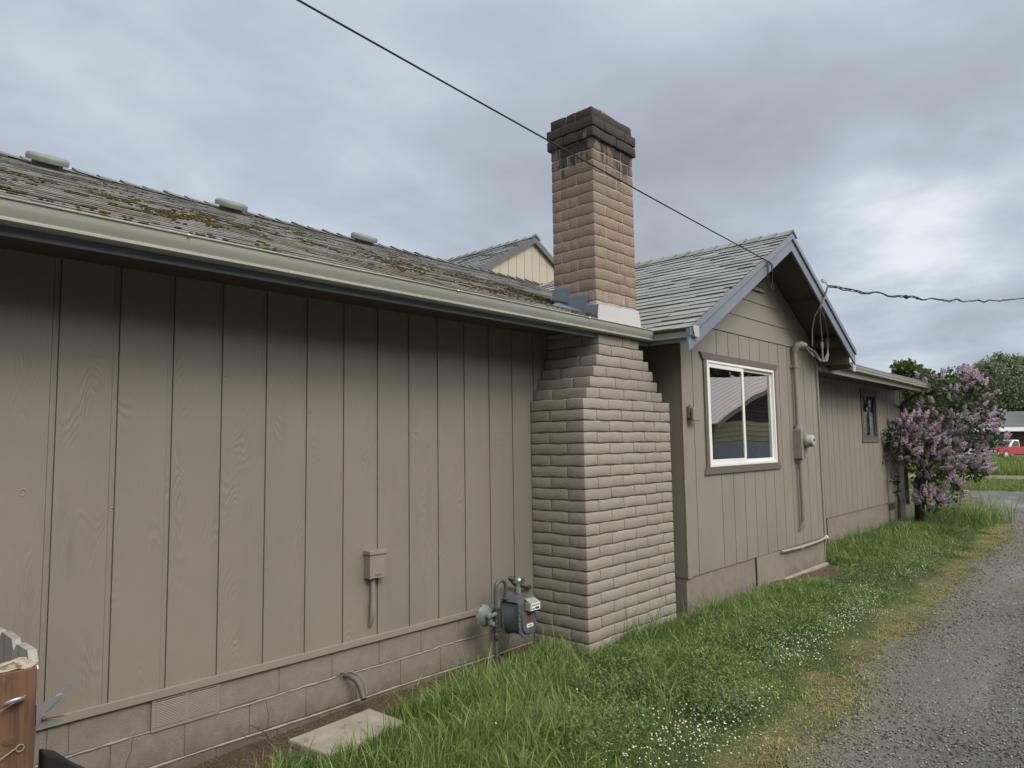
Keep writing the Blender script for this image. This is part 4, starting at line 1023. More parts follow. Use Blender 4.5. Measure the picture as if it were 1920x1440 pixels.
for k in range(3):
    o_ = Vector(((k-1)*.012, .012*k, 0)); e_ = [(10.62, -.92, 3.42), (10.38, -.92, 3.42), (9.98, -.92, 3.30)][k]
    m.tube([A2+o_, Vector((9.93, -1.15, 3.95))+o_, Vector((9.80, -1.12, 3.78))+o_, Vector((9.83+.22*(2-k), -1.02, 3.68)), Vector((10.02+.26*(2-k)-.1*(k==2), -.95, 3.52)), e_], .0085, 6)
m.build('tap_wires', M_graywire, w2o, smooth=True)
m = MB(); m.box(9.86, 9.99, -1.145, -1.123, 4.15, 4.19); m.bar((9.97, -1.15, 4.17), (10.04, -1.16, 4.10), .012, .02); m.build('bracket', M_steel, w2o)

# ------------------------------------------------------------------ fence post, pickets, latch
fp = empty('fence_post', (.405, -2.56, 0), 'brown stained square fence post with split top and eye screw at the left edge', 'fence post')
px0, px1, py0, py1, pz = .362, .451, -2.598, -2.509, 1.552
m = MB()
g = 5; vs = []; fs = []
for i in range(g+1):
    for j in range(g+1):
        vs.append((px0+(px1-px0)*i/g, py0+(py1-py0)*j/g, pz+random.uniform(-.005, .004)-(.006 if i in (0, g) or j in (0, g) else 0)))
for i in range(g):
    for j in range(g): fs.append((i*(g+1)+j, (i+1)*(g+1)+j, (i+1)*(g+1)+j+1, i*(g+1)+j+1))
m.add(vs, fs); m.build('post_top', M_endgr, fp)
m = MB(); m.box(px0, px1, py0, py1, -.1, pz-.007); m.build('post_body', M_cedar, fp, bevel=.003)
m = MB(); m.sphere((.405, py0-.0005, 1.405), .010, 12, 6, (1.3, .12, 1.0)); m.build('knot', M_rust, fp)
eb_ = Vector((.407, py0-.016, 1.488))
m = MB(); m.tube(arc(eb_, .014, 0, 6.283, 20, (1, 0, .1), (0, -.75, .35)), .0038, 8); m.tube([eb_+Vector((.012, 0, 0)), eb_+Vector((.022, .02, -.004))], .004, 8); m.build('eye_screw', M_steel, fp, smooth=True)
m = MB(); m.tube([(.30, py0-.05, 1.47), (.36, py0-.02, 1.472), (.385, py0-.014, 1.474), (.405, py0-.013, 1.482), (.43, py0-.006, 1.492)], .0011, 6)
m.tube([(.30, py0-.03, 1.352), (.36, py0-.015, 1.362), (.41, py0-.006, 1.386), (.428, py0-.001, 1.392)], .0014, 6); m.tube(arc((.424, py0-.005, 1.387), .007, 0, 6.28, 12), .0013, 6)
m.build('wire', M_graywire, fp, smooth=True, split=True)
m = MB(); m.lathe((.4515, -2.55, 1.527), (1, 0, 0), [(0, .0125), (.004, .0125), (.0045, .009), (.012, .009)], 6); m.build('bolt_head', M_steel, fp, bevel=.001)
gl_ = empty('gate_latch', (.455, -2.58, 1.45), 'galvanised gate latch bracket on the side of the brown post', 'latch')
m = MB()
X_ = .4525
m.box(X_, X_+.0022, -2.596, -2.55, 1.418, 1.464); 
m.prism([(X_+.0025, -2.590, 1.462), (.502, -2.592, 1.474), (.503, -2.592, 1.468), (.470, -2.592, 1.443), (.468, -2.592, 1.430), (.502, -2.592, 1.420), (.502, -2.592, 1.414), (X_+.0025, -2.590, 1.411)], (0, .0022, 0))
m.build('plate', M_steel, gl_)
m = MB(); m.prism([(.468, -2.588, 1.447), (.476, -2.588, 1.440), (.519, -2.588, 1.481), (.517, -2.588, 1.492), (.508, -2.588, 1.493), (.500, -2.588, 1.484)], (0, .002, 0)); m.build('arm', M_steel, gl_)
m = MB(); m.sphere((.466, -2.598, 1.4325), .0055, 10, 6); m.tube([(.466, -2.598, 1.4325), (.505, -2.594, 1.428)], .0022, 6); m.build('nail', M_rust, gl_, smooth=True)
# pickets running from the post to the wall
fn = empty('picket_fence', (.47, -1.6, 0), 'weathered gray dog-eared picket fence running behind the brown post', 'fence')
for i in range(16):
    y0 = -2.505+i*.146; h = 1.553+random.uniform(-.008, .010); x = .458+.002*i
    m = MB(); c_ = .022
    m.prism([(x, y0, .05), (x, y0+.138, .05), (x, y0+.138, h-c_), (x, y0+.138-c_, h), (x, y0+c_, h+random.uniform(-.004, .004)), (x, y0, h-c_)], (.018, 0, 0))
    m.build('picket', M_graywd, fn)
m = MB(); m.box(.405, .4575, -2.508, -.02, 1.25, 1.335); m.box(.405, .4575, -2.508, -.02, .35, .435); m.build('rail', M_graywd, fn, split=True)
m = MB(); m.prism([(.47, -2.60, 1.36), (.50, -2.60, 1.345), (.535, -2.60, 1.31), (.56, -2.60, 1.29), (.60, -2.60, 1.20), (.47, -2.60, 1.20)], (0, .05, 0))
bg_ = empty('rubber_strap', (.5, -2.6, 1.25), 'black rubber flap hanging beside the brown post at the bottom left corner', 'strap')
m.build('flap', M_black, bg_, bevel=.006)

# concrete slab
sb = MB()
pts = [(2.455, -.155), (3.12, -.115), (3.135, -.50), (2.50, -.56)]
sb.prism([(x, y, .03) for x, y in pts], (0, 0, .118))
sbo = sb.build('paving_slab', M_concrete, bevel=.012); tag(sbo, 'worn square concrete paving slab lying by the foundation', 'paving slab')
tw = MB()
tw.tube([(2.36, -.12, .13), (2.34, -.10, .20), (2.30, -.08, .235), (2.25, -.06, .27)], [.004, .0035, .003, .002], 6); tw.tube([(2.345, -.10, .19), (2.28, -.11, .21), (2.20, -.12, .215), (2.17, -.10, .26)], [.003, .0025, .002, .0015], 6)
tw.tube([(2.30, -.08, .235), (2.32, -.07, .27)], [.002, .001], 5)
two = tw.build('twig', M_bark, smooth=True); tag(two, 'bare forked dry twig beside the slab against the foundation', 'twig')

# ------------------------------------------------------------------ grass
def blades(n, xr_, yf, h0, h1, w0, seg, seed, lean=.6, keep=None, col=None, hf=None):
    r = np.random.default_rng(seed); x = r.uniform(*xr_, n); y = yf(x, r.random(n))
    k = np.ones(n, bool) if keep is None else keep(x, y, r)
    x, y = x[k], y[k]; n = len(x); z = gz(x, y)-.01
    tuft = vn(x, y, 3.2, 40)*.6+vn(x, y, 9, 41)*.4
    h = (h0+(h1-h0)*r.random(n)**1.6)*(.45+1.1*tuft)
    if hf is not None: h = h*hf(x, y)
    a = r.uniform(0, 6.283, n); flow = vn(x, y, 1.6, 43)*12; a = np.where(r.random(n) < .38, flow+r.normal(0, .8, n), a)
    L = h*lean*r.uniform(.2, 1.6, n); w_ = w0*r.uniform(.6, 1.4, n)
    dx, dy = np.cos(a), np.sin(a); tw_ = a+1.57+r.normal(0, .6, n); wx, wy = np.cos(tw_), np.sin(tw_)
    V = np.zeros((n, 2*seg+1, 3)); 
    for s in range(seg+1):
        t = s/seg; bend = t**1.9; zz_ = h*(t-.38*lean*t**3*np.clip(L/np.maximum(h, 1e-3), 0, 1.4)); ww = w_*(1-t**1.6)
        cx, cy, cz = x+dx*L*bend, y+dy*L*bend, z+np.maximum(zz_, .002)
        if s < seg:
            V[:, 2*s] = np.stack([cx-wx*ww, cy-wy*ww, cz], -1); V[:, 2*s+1] = np.stack([cx+wx*ww, cy+wy*ww, cz], -1)
        else: V[:, 2*seg] = np.stack([cx, cy, cz], -1)
    m_ = 2*seg+1; F = []
    for s in range(seg-1): F += [[2*s, 2*s+1, 2*s+3], [2*s, 2*s+3, 2*s+2]]
    F.append([2*seg-2, 2*seg-1, 2*seg])
    F = (np.array(F)[None]+m_*np.arange(n)[:, None, None]).reshape(-1, 3)
    C = col(x, y, r, n)
    Cv = np.repeat(C[:, None], m_, 1)
    return V.reshape(-1, 3), F, Cv.reshape(-1, 3)
G1, G2, G3, ST = np.array([.080, .150, .025]), np.array([.28, .39, .115]), np.array([.09, .155, .048]), np.array([.44, .37, .17])
def gc(x, y, r, n):
    c = lerp(G1, G2, r.random(n)**1.5); t = vn(x, y, 1.6, 50); c = lerp(c, np.broadcast_to(G3, c.shape), sstep(.45, .75, t)*.8)
    c = lerp(c, np.broadcast_to(ST, c.shape), np.clip(straw_t(x, y)*1.0*(r.random(n) < .62+.5*(vn(x, y, 5, 22)-.5))+(r.random(n) < .04), 0, 1))
    return c*r.uniform(.75, 1.25, n)[:, None]
def gcl(x, y, r, n): return lerp(G2*.62, G2*1.25, r.random(n))*(1-.25*vn(x, y, 2, 51))[:, None]
def sc_(x, y, r, n): return lerp(np.array([.38, .30, .16]), np.array([.13, .09, .045]), r.random(n))
def hfun(x, y):
    d = y-edge_y(x); f = .16+.84*sstep(.35, 1.15, d+(vn(x, y, 2, 45)-.5)*.5)
    low = sstep(.55, .75, vn(x, y, .8, 46))*.45*sstep(5.2, 6, x)
    f = f*(1-low)*.86; f = f*(1-.55*sstep(.15, .0, wall_y(x)-y))
    f = f*np.where((x > 2.3) & (x < 3.35) & (y > -.75), .62, 1)
    f = f*(1+1.2*np.exp(-((x-19.5)**2/3+(y+.3)**2/.8)))
    return f
def slabmask(x, y): return ~((x > 2.47) & (x < 3.13) & (y > -.53) & (y < -.12))
def in_ch(x, y): return ~((x > 5.0) & (x < 6.56) & (y > -.645)) & ~((x >= 6.5) & (x < 11.02) & (y > -.61))
def kp(x, y, r): return (r.random(len(x)) > dirt_t(x, y)*.985) & slabmask(x, y) & in_ch(x, y) & (r.random(len(x)) > straw_t(x, y)*.25)
yfull = lambda x, u: edge_y(x)-.04+(0.03-edge_y(x))*u
parts = [blades(100000, (2.0, 5.6), yfull, .04, .18, .0024, 4, 1, .9, kp, gc, hfun),
         blades(13000, (2.0, 6.2), yfull, .10, .27, .0042, 6, 31, .9, kp, gcl, hfun),
         blades(8000, (6.0, 10), yfull, .10, .24, .0052, 5, 32, .8, kp, gcl, hfun),
         blades(120000, (5.4, 9.5), yfull, .05, .19, .0030, 3, 2, .8, kp, gc, hfun),
         blades(80000, (9.2, 15), yfull, .05, .20, .0045, 3, 3, .7, kp, gc, hfun),
         blades(60000, (14.6, 25), yfull, .06, .24, .0065, 2, 4, .7, lambda x, y, r: (y < .0) | (x > 18.3), gc, hfun),
         blades(85000, (3.2, 20), lambda x, u: edge_y(x)-.14+u*.80, .012, .055, .0034, 2, 6, 1.3, None, lambda x, y, r, n: gc(x, y, r, n)*r.uniform(.55, 1.35, n)[:, None], None),
         blades(24000, (1.0, 5.1), lambda x, u: -.62+u*.62, .012, .05, .0024, 2, 7, 2.6, lambda x, y, r: slabmask(x, y) & (r.random(len(x)) < dirt_t(x, y)), sc_, None),
         blades(2500, (9.0, 11.0), lambda x, u: -1.05+u*.42, .012, .05, .0025, 2, 17, 2.2, None, sc_, None)]
parts.append(blades(170, (2.6, 9), lambda x, u: edge_y(x)+.7+u*1.0, .28, .46, .0013, 5, 91, .5, kp, lambda x, y, r, n: lerp(np.array([.42, .38, .22]), np.array([.25, .3, .12]), r.random(n)), None))
# taller tufts in front of chimney and slab
def tuft(cx, cy, n, rad, h0, h1, seed, w=.0042):
    r = np.random.default_rng(seed)
    return blades(n, (cx-rad, cx+rad), lambda x, u: cy-rad+2*rad*u, h0, h1, w, 5, seed, .55, None, lambda x, y, r, n: lerp(G1, G2, r.random(n))*.9, None)
for i, (cx, cy, n, rad, h0, h1) in enumerate([(5.55, -.78, 26, .12, .25, .5), (5.95, -.80, 22, .12, .25, .5), (6.35, -.82, 14, .1, .2, .45), (4.75, -.45, 60, .15, .10, .24), (6.75, -.85, 40, .12, .15, .32),
                                               (2.55, -.66, 120, .10, .10, .26), (2.85, -.68, 150, .12, .10, .26), (3.22, -.38, 110, .10, .10, .22), (3.3, -.62, 150, .15, .12, .28), (2.3, -.55, 30, .12, .08, .2), (3.1, -.85, 260, .25, .12, .30), (3.8, -.7, 300, .3, .12, .32), (4.4, -.8, 260, .3, .12, .32), (2.9, -1.3, 300, .3, .12, .32), (3.5, -1.4, 300, .3, .12, .30), (7.2, -.9, 120, .25, .15, .3), (8.2, -1.0, 120, .3, .15, .3), (12.0, -.5, 90, .3, .2, .45), (13.0, -.6, 120, .4, .2, .45), (14.3, -.5, 120, .4, .2, .5), (19.2, -1.0, 160, .5, .3, .7), (20.2, -1.2, 140, .5, .4, .95)]):
    parts.append(tuft(cx, cy, n, rad, h0, h1, 100+i, .0042 if cx < 8 else .007))
o = 0; Vs, Fs, Cs = [], [], []
for V, F, C in parts: Vs.append(V); Fs.append(F+o); Cs.append(C); o += len(V)
gr = big('grass', np.concatenate(Vs), np.concatenate(Fs), M_blade, np.concatenate(Cs))
tag(gr, 'long green grass and dry straw growing between the house and the gravel', 'grass', kind='stuff')
# far field
fpz = []
def ffc(x, y, r, n): return lerp(np.array([.13, .20, .04]), np.array([.20, .25, .06]), r.random(n))*r.uniform(.8, 1.2, n)[:, None]
fpz.append(blades(45000, (45, 69), lambda x, u: -6+u*24, .2, .75, .03, 2, 61, .4, None, ffc, None))
fpz.append(blades(40000, (31.5, 39.5), lambda x, u: -5+u*14, .05, .22, .014, 2, 62, .5, None, ffc, None))
V, F, C = fpz[0]; V2, F2, C2 = fpz[1]
fg = big('field_grass', np.concatenate([V, V2]), np.concatenate([F, F2+len(V)]), M_blade, np.concatenate([C, C2])); tag(fg, 'bright green field grass beyond the gravel drive', 'grass', kind='stuff')
# broad-leaved weeds (feathery and clover-like clumps)
def weeds(seed, n):
    r = np.random.default_rng(seed); V = []; F = []; C = []; o = 0
    cs = [(5.2, -1.45, .55), (5.9, -1.55, .5), (6.6, -1.3, .5), (7.4, -1.5, .45), (4.7, -1.15, .4), (8.6, -1.5, .5), (10.5, -1.3, .5), (12.5, -1.2, .6), (3.9, -1.6, .35), (5.0, -1.9, .3)]
    for _ in range(n):
        cx, cy, rad = cs[r.integers(len(cs))]; a, q = r.uniform(0, 6.28), rad*math.sqrt(r.random()); x, y = cx+q*math.cos(a)*1.3, cy+q*math.sin(a)*.7
        z = float(gz(x, y))+r.uniform(.02, .17); ln = r.uniform(.012, .04); wd = ln*r.uniform(.15, .5); b = r.uniform(0, 6.28); tl = r.uniform(-.3, .9)
        d = np.array([math.cos(b)*math.cos(tl), math.sin(b)*math.cos(tl), math.sin(tl)]); s = np.array([-math.sin(b), math.cos(b), r.uniform(-.4, .4)])
        p = np.array([x, y, z]); V += [p, p+d*ln*.5+s*wd*.5, p+d*ln, p+d*ln*.5-s*wd*.5]; F.append([o, o+1, o+2, o+3]); o += 4
        c = (np.array([.10, .17, .06])+np.array([.06, .06, .0])*r.random())*r.uniform(.6, 1.5); C += [c]*4
    return np.array(V), np.array(F), np.array(C)
V, F, C = weeds(5, 24000); wo = big('weeds', V, F, M_leaf, C); tag(wo, 'low leafy green weeds mixed in the grass', 'weeds', kind='stuff')
# daisies
def daisies(seed):
    r = np.random.default_rng(seed); V = []; F = []; C = []; o = 0
    for cx, cy, rx, ry, n in [(4.1, -1.9, .55, .28, 300), (4.6, -2.0, .45, .2, 150), (5.15, -1.95, .35, .15, 130), (6.9, -1.6, .7, .28, 330), (6.5, -1.8, .4, .15, 100), (8.3, -1.75, .9, .18, 330), (9.6, -1.55, .9, .25, 260), (11.8, -1.4, 1.2, .35, 380), (14, -1.3, 1.5, .35, 300), (5.8, -1.7, 1.4, .4, 90), (4.3, -1.5, 1.2, .4, 60)]:
        for _ in range(n):
            x, y = r.normal(cx, rx*.62), r.normal(cy, ry*.72); z = float(gz(x, y))+r.uniform(.035, .10); rd = r.uniform(.0038, .0075)
            nx, ny = r.normal(0, .35), r.normal(-.25, .3); nv = np.array([nx, ny, 1.]); nv /= np.linalg.norm(nv)
            u = np.cross(nv, [1, 0, .01]); u /= np.linalg.norm(u); v = np.cross(nv, u); p = np.array([x, y, z])
            k = 8; V.append(p+nv*rd*.15); C.append((.75, .55, .08))
            for j in range(k):
                t = 6.283*j/k; V.append(p+(u*math.cos(t)+v*math.sin(t))*rd*.3+nv*rd*.1); C.append((.8, .8, .76))
            for j in range(k):
                t = 6.283*j/k; V.append(p+(u*math.cos(t)+v*math.sin(t))*rd*(1 if j % 2 else .85)+nv*rd*.2); C.append((.85, .82, .82))
            for j in range(k):
                j2 = (j+1) % k; F.append([o, o+1+j, o+1+j2]); F.append([o+1+j, o+1+k+j, o+1+k+j2]); F.append([o+1+j, o+1+k+j2, o+1+j2])
            o += 2*k+1
            s0 = len(V); V += [np.array([x-.0008, y, z-.08]), np.array([x+.0008, y, z-.08]), p]; C += [(.05, .1, .03)]*3; F.append([s0, s0+1, s0+2]); o += 3
    return np.array(V), np.array(F), np.array(C)
V, F, C = daisies(8); do = big('daisies', V, F, M_petal, C); tag(do, 'small white daisies dotted through the grass', 'daisies', kind='stuff')

# ------------------------------------------------------------------ lilac
def at(px, py, d):
    """world point on a photo ray at optical depth d (used only to read plant sizes off the picture)"""
    return CAM_LOC + (r_*((px-960)/FPX)+u_*((720-py)/FPX)+Fv)*d
def leafcloud(lobes, n, size, c1, c2, seed, fill=.45, aspect=.6, droop=.2):
    r = np.random.default_rng(seed); w_ = np.array([l[3]**2.2 for l in lobes]); idx = r.choice(len(lobes), n, p=w_/w_.sum())
    Cn = np.array([tuple(l[0:3]) for l in lobes])[idx]; Rd = np.array([l[3] for l in lobes])[idx]
    d = r.normal(size=(n, 3)); d /= np.linalg.norm(d, axis=1)[:, None]; q = (fill+(1-fill)*r.random(n)**.5)
    q = q*(1+.22*(vn(d[:, 0]*3+Cn[:, 0], d[:, 2]*3+Cn[:, 1], 1.5, seed % 50)-.5)*2)
    p = Cn+d*(Rd*q)[:, None]*np.array([1, 1, .92])
    # clump: drop leaves where 3D-ish noise is low to open gaps
    g = vn(p[:, 0]+p[:, 2]*.7, p[:, 1]-p[:, 2]*.6, 1.2/np.mean(Rd)*1.6, seed % 37); k = g > .33; p = p[k]; d = d[k]; n = len(p)
    a = r.normal(size=(n, 3))+d*.6; a[:, 2] -= droop; a /= np.linalg.norm(a, axis=1)[:, None]
    b = np.cross(a, r.normal(size=(n, 3))); b /= np.linalg.norm(b, axis=1)[:, None]
    s = size*r.uniform(.6, 1.4, n)[:, None]
    V = np.stack([p, p+a*s*.5+b*s*aspect*.5, p+a*s, p+a*s*.5-b*s*aspect*.5], 1).reshape(-1, 3)
    F = np.arange(4*n).reshape(n, 4); c = lerp(np.array(c1), np.array(c2), r.random(n))*r.uniform(.7, 1.3, n)[:, None]
    return V, F, np.repeat(c, 4, 0)
LD = 15.6; k_ = LD/FPX
lob = [(1745, 712, 22, 0), (1793, 728, 40, .2), (1833, 745, 32, -.1), (1858, 785, 20, 0), (1790, 785, 62, 0), (1838, 812, 42, .3), (1712, 812, 36, -.3), (1692, 850, 26, -.4), (1745, 855, 50, -.2), (1800, 865, 42, .1), (1762, 915, 36, -.3), (1745, 940, 20, -.5), (1832, 885, 18, 0), (1870, 826, 14, 0)]
L3 = []
for x, y, r0, dd in lob: p = at(x, y, LD+dd); L3.append((p.x, p.y, p.z, r0*k_))
base = at(1722, 962, LD); base.z = float(gz(base.x, base.y))
li = empty('lilac_bush', base, 'large lilac bush with purple flowers at the far corner of the house', 'lilac')
V, F, C = leafcloud(L3, 8200, .075, (.035, .06, .024), (.09, .125, .045), 71, .35, .75)
# slim leafy shoot on the left
L3b = [(*at(1668, 815, LD-.6), 12*k_), (*at(1675, 838, LD-.6), 15*k_), (*at(1657, 862, LD-.6), 6*k_), (*at(1678, 900, LD-.6), 9*k_), (*at(1682, 925, LD-.6), 8*k_)]
V2, F2, C2 = leafcloud(L3b, 320, .07, (.015, .032, .012), (.04, .06, .02), 72, .1, .7)
big('foliage', np.concatenate([V, V2]), np.concatenate([F, F2+len(V)]), M_leaf, np.concatenate([C, C2]), li)
m = MB(); rr = random.Random(5)
B0 = Vector(base)-Vector((0, 0, .1))
def wander(a, b, n=6, j=.05):
    a, b = Vector(a), Vector(b); return [a.lerp(b, i/n)+Vector([rr.uniform(-j, j) for _ in range(3)])*(1 if 0 < i < n else 0) for i in range(n+1)]
for i, (x, y, dd, r0) in enumerate([(1760, 720, 0, .055), (1800, 740, .2, .05), (1840, 800, .3, .045), (1715, 800, -.2, .05), (1770, 850, -.2, .035), (1820, 870, .1, .035), (1745, 700, 0, .03), (1790, 900, .2, .03)]):
    kk = at(1716+i*4, 905-i*4, LD+dd*.5); P_ = wander(B0+Vector((rr.uniform(-.1, .1), rr.uniform(-.1, .1), 0)), kk, 4, .03)+wander(kk, at(x, y, LD+dd), 6, .06)[1:]
    n = len(P_); m.tube(P_, [r0*.7*(1-.8*q/n) for q in range(n)], 7)
sb_ = at(1686, 962, LD-.6); sb_.z = .02
m.tube([sb_, at(1688, 940, LD-.6), at(1684, 925, LD-.6)], [.05, .05, .03], 7)
m.tube([at(1684, 930, LD-.6), at(1685, 885, LD-.6), at(1687, 840, LD-.6), at(1690, 800, LD-.6)], [.026, .022, .018, .008], 6)
m.tube([at(1685, 888, LD-.6), at(1677, 866, LD-.6), at(1670, 850, LD-.6), at(1668, 820, LD-.6)], [.016, .013, .01, .005], 6)
m.tube([at(1688, 955, LD-.6), at(1698, 935, LD-.6), at(1702, 918, LD-.6)], [.02, .014, .008], 6)
for i in range(60):
    l = rr.choice(L3); c = Vector(l[:3]); e_ = c+Vector([rr.gauss(0, 1) for _ in range(3)]).normalized()*l[3]*.95
    m.tube(wander(c, e_, 3, .03), [.010, .007, .005, .002], 5)
m.build('stems', M_bark, li, smooth=True)
def panicle(seed, ln=.145, r0=.06):
    r = np.random.default_rng(seed); V = []; F = []; C = []; o = 0; tone = r.uniform(0, 1)
    for _ in range(190):
        t = r.random()**.8; rad = r0*(1-t)**.5*(.7+.4*r.random())*(.8+.3*math.sin(t*23+seed)); a = r.uniform(0, 6.28)
        p = np.array([rad*math.cos(a), rad*math.sin(a), t*ln]); d = np.array([math.cos(a), math.sin(a), .5]); d /= np.linalg.norm(d)
        u = np.cross(d, [0, 0, 1.]); u /= np.linalg.norm(u); v = np.cross(d, u); s = r.uniform(.008, .013); th = r.uniform(0, 1.5)
        uu, vv = u*math.cos(th)+v*math.sin(th), v*math.cos(th)-u*math.sin(th)
        V += [p+uu*s, p+vv*s, p-uu*s, p-vv*s]; F.append([o, o+1, o+2, o+3]); o += 4
        c = np.array([.54, .385, .53])*(1-.5*r.random())+np.array([.16, .15, .14])*r.random()*tone*2.0; C += [c]*4
    me_o = big('flower_cluster', np.array(V), np.array(F), M_petal, np.array(C))
    me = me_o.data; bpy.data.objects.remove(me_o); return me, np.array(V), np.array(F), np.array(C)
PV = [panicle(200+i) for i in range(5)]
rr = random.Random(11); rest = []; count = 0
view = (Vector(L3[3][:3])-CAM_LOC).normalized()
for i in range(860):
    l = rr.choices(L3, [q[3]**1.6 for q in L3])[0]; c = Vector(l[:3])
    while True:
        d = Vector([rr.gauss(0, 1) for _ in range(3)]).normalized()
        if d.dot(-view) > -.35 and d.z > -.5: break
    p = c+Vector((d.x, d.y, d.z*.92))*l[3]*rr.uniform(.85, 1.06)
    if vn(p.x*1.0+p.z, p.y-p.z, 1.9, 77) < .42 and rr.random() < .8: continue
    dn = (d+Vector((VR.x*.35, VR.y*.35, .7))).normalized(); q = dn.to_track_quat('Z', 'Y'); sc = rr.uniform(.75, 1.3); me, V, F, C = rr.choice(PV)
    if count < 100 and d.dot(-view) > .1:
        o_ = bpy.data.objects.new('flower_cluster', me); COL.objects.link(o_); o_.parent = li; o_.location = p-Vector(base); o_.rotation_mode = 'QUATERNION'; o_.rotation_quaternion = q; o_.scale = (sc,)*3; count += 1
    else:
        Mx = np.array(q.to_matrix()); rest.append(((V*sc)@Mx.T+np.array(p), F, C))
o = 0; Vs, Fs, Cs = [], [], []
for V, F, C in rest: Vs.append(V); Fs.append(F+o); Cs.append(C); o += len(V)
fo = big('flowers', np.concatenate(Vs), np.concatenate(Fs), M_petal, np.concatenate(Cs), li); fo['kind'] = 'stuff'

# ------------------------------------------------------------------ trees
def tree(label, base, lobes, n, size, c1, c2, seed, trunk_r=.2, limbs=10, bark=M_bark2, name='tree', fill=.3, group=None, asp=.6, twigs=0):
    t = empty(name, base, label, 'tree', group)
    V, F, C = leafcloud(lobes, n, size, c1, c2, seed, fill, asp); big('crown', V, F, M_leaf, C, t)
    m = MB(); r2 = random.Random(seed); cz = min(l[2]-l[3]*.4 for l in lobes); cm = Vector((sum(l[0] for l in lobes)/len(lobes), sum(l[1] for l in lobes)/len(lobes), max(cz, base[2]+1)))
    m.tube([Vector(base)-Vector((0, 0, .3)), Vector(base).lerp(cm, .5), cm], [trunk_r*1.3, trunk_r, trunk_r*.8], 9)
    for l in lobes[:limbs]:
        c = Vector(l[:3]); m.tube([cm, cm.lerp(c, .5)+Vector([r2.uniform(-.3, .3) for _ in range(3)])*l[3]*.4, c], [trunk_r*.6, trunk_r*.4, trunk_r*.2], 6)
        for _ in range(5+twigs):
            e_ = c+Vector([r2.gauss(0, 1) for _ in range(3)]).normalized()*l[3]*.92
            m.tube([c, c.lerp(e_, .5)+Vector([r2.uniform(-.1, .1) for _ in range(3)])*l[3], e_], [trunk_r*.16, trunk_r*.1, trunk_r*.03], 4)
    m.build('trunk', bark, t, smooth=True)
def lobes_px(lst, d):
    return [(*at(x, y, d+dd), r0*d/FPX) for x, y, r0, dd in lst]
T1 = lobes_px([(1702, 700, 22, 0), (1690, 690, 13, .3), (1722, 712, 22, .5), (1745, 735, 26, 1), (1705, 745, 22, 0), (1730, 770, 30, .5), (1700, 790, 24, 0), (1755, 790, 30, 1), (1715, 830, 26, .3), (1750, 840, 28, .6), (1770, 730, 25, 1.5)], 30)
b1 = at(1730, 865, 30); tree('leafy green tree behind the lilac, left of the pale willow', (b1.x, b1.y, 0), T1, 15000, .20, (.045, .085, .015), (.13, .17, .035), 81, .2, 11, M_bark2, 'tree', .25)
T2 = lobes_px([(1880, 720, 48, 0), (1835, 725, 40, 1), (1925, 715, 45, 0), (1860, 690, 24, 0), (1890, 682, 20, 0), (1920, 690, 22, 0), (1850, 760, 36, 0), (1900, 765, 38, 0), (1800, 730, 34, 3), (1960, 720, 50, 2), (1820, 700, 18, 2), (1790, 760, 30, 3), (1985, 760, 45, 2), (1840, 690, 14, 1), (1873, 672, 12, 0), (1905, 675, 11, 0)], 92)
b2 = at(1885, 850, 92); tree('large pale gray-green willow behind the far gray-roofed house', (b2.x, b2.y, 0), T2, 30000, .42, (.11, .145, .07), (.24, .275, .15), 82, .5, 16, M_bark2, 'tree', .2, None, .35, 8)
T3 = lobes_px([(1780, 790, 40, 0), (1830, 800, 30, 0), (1750, 800, 36, 3), (1720, 805, 36, 5), (1860, 790, 22, 0)], 104)
b3 = at(1790, 850, 104); tree('dark green tree far behind the lilac, beyond the field', (b3.x, b3.y, 0), T3, 12000, .6, (.035, .065, .02), (.08, .11, .035), 83, .5, 5)
T4 = lobes_px([(1895, 775, 22, 0), (1870, 780, 20, 0), (1925, 775, 24, 0), (1950, 780, 26, 0)], 88)
b4 = at(1905, 850, 88); tree('dark bushy shrub tree directly behind the far roof', (b4.x, b4.y, 0), T4, 9000, .4, (.03, .055, .02), (.075, .10, .035), 84, .3, 4)

# hills
m = MB(); hx = []; n = 60
for i in range(n+1):
    a = R(40+60*i/n); r0 = 900; x, y = r0*math.sin(a), -4+r0*math.cos(a); h = 55+22*math.sin(i*.31)+12*math.sin(i*.83+1); hx.append((x, y, h))
vs = [(x, y, -2) for x, y, h in hx]+[(x*1.05, y*1.05, h) for x, y, h in hx]+[(x*1.3, y*1.3, -2) for x, y, h in hx]
k = n+1; m.add(vs, [(i, i+1, k+i+1, k+i) for i in range(n)]+[(k+i, k+i+1, 2*k+i+1, 2*k+i) for i in range(n)])
ho = m.build('hills', rough_mat('wooded_hill', (.05, .08, .07), .05, .2, 1, .95, .2)); tag(ho, kind='structure')

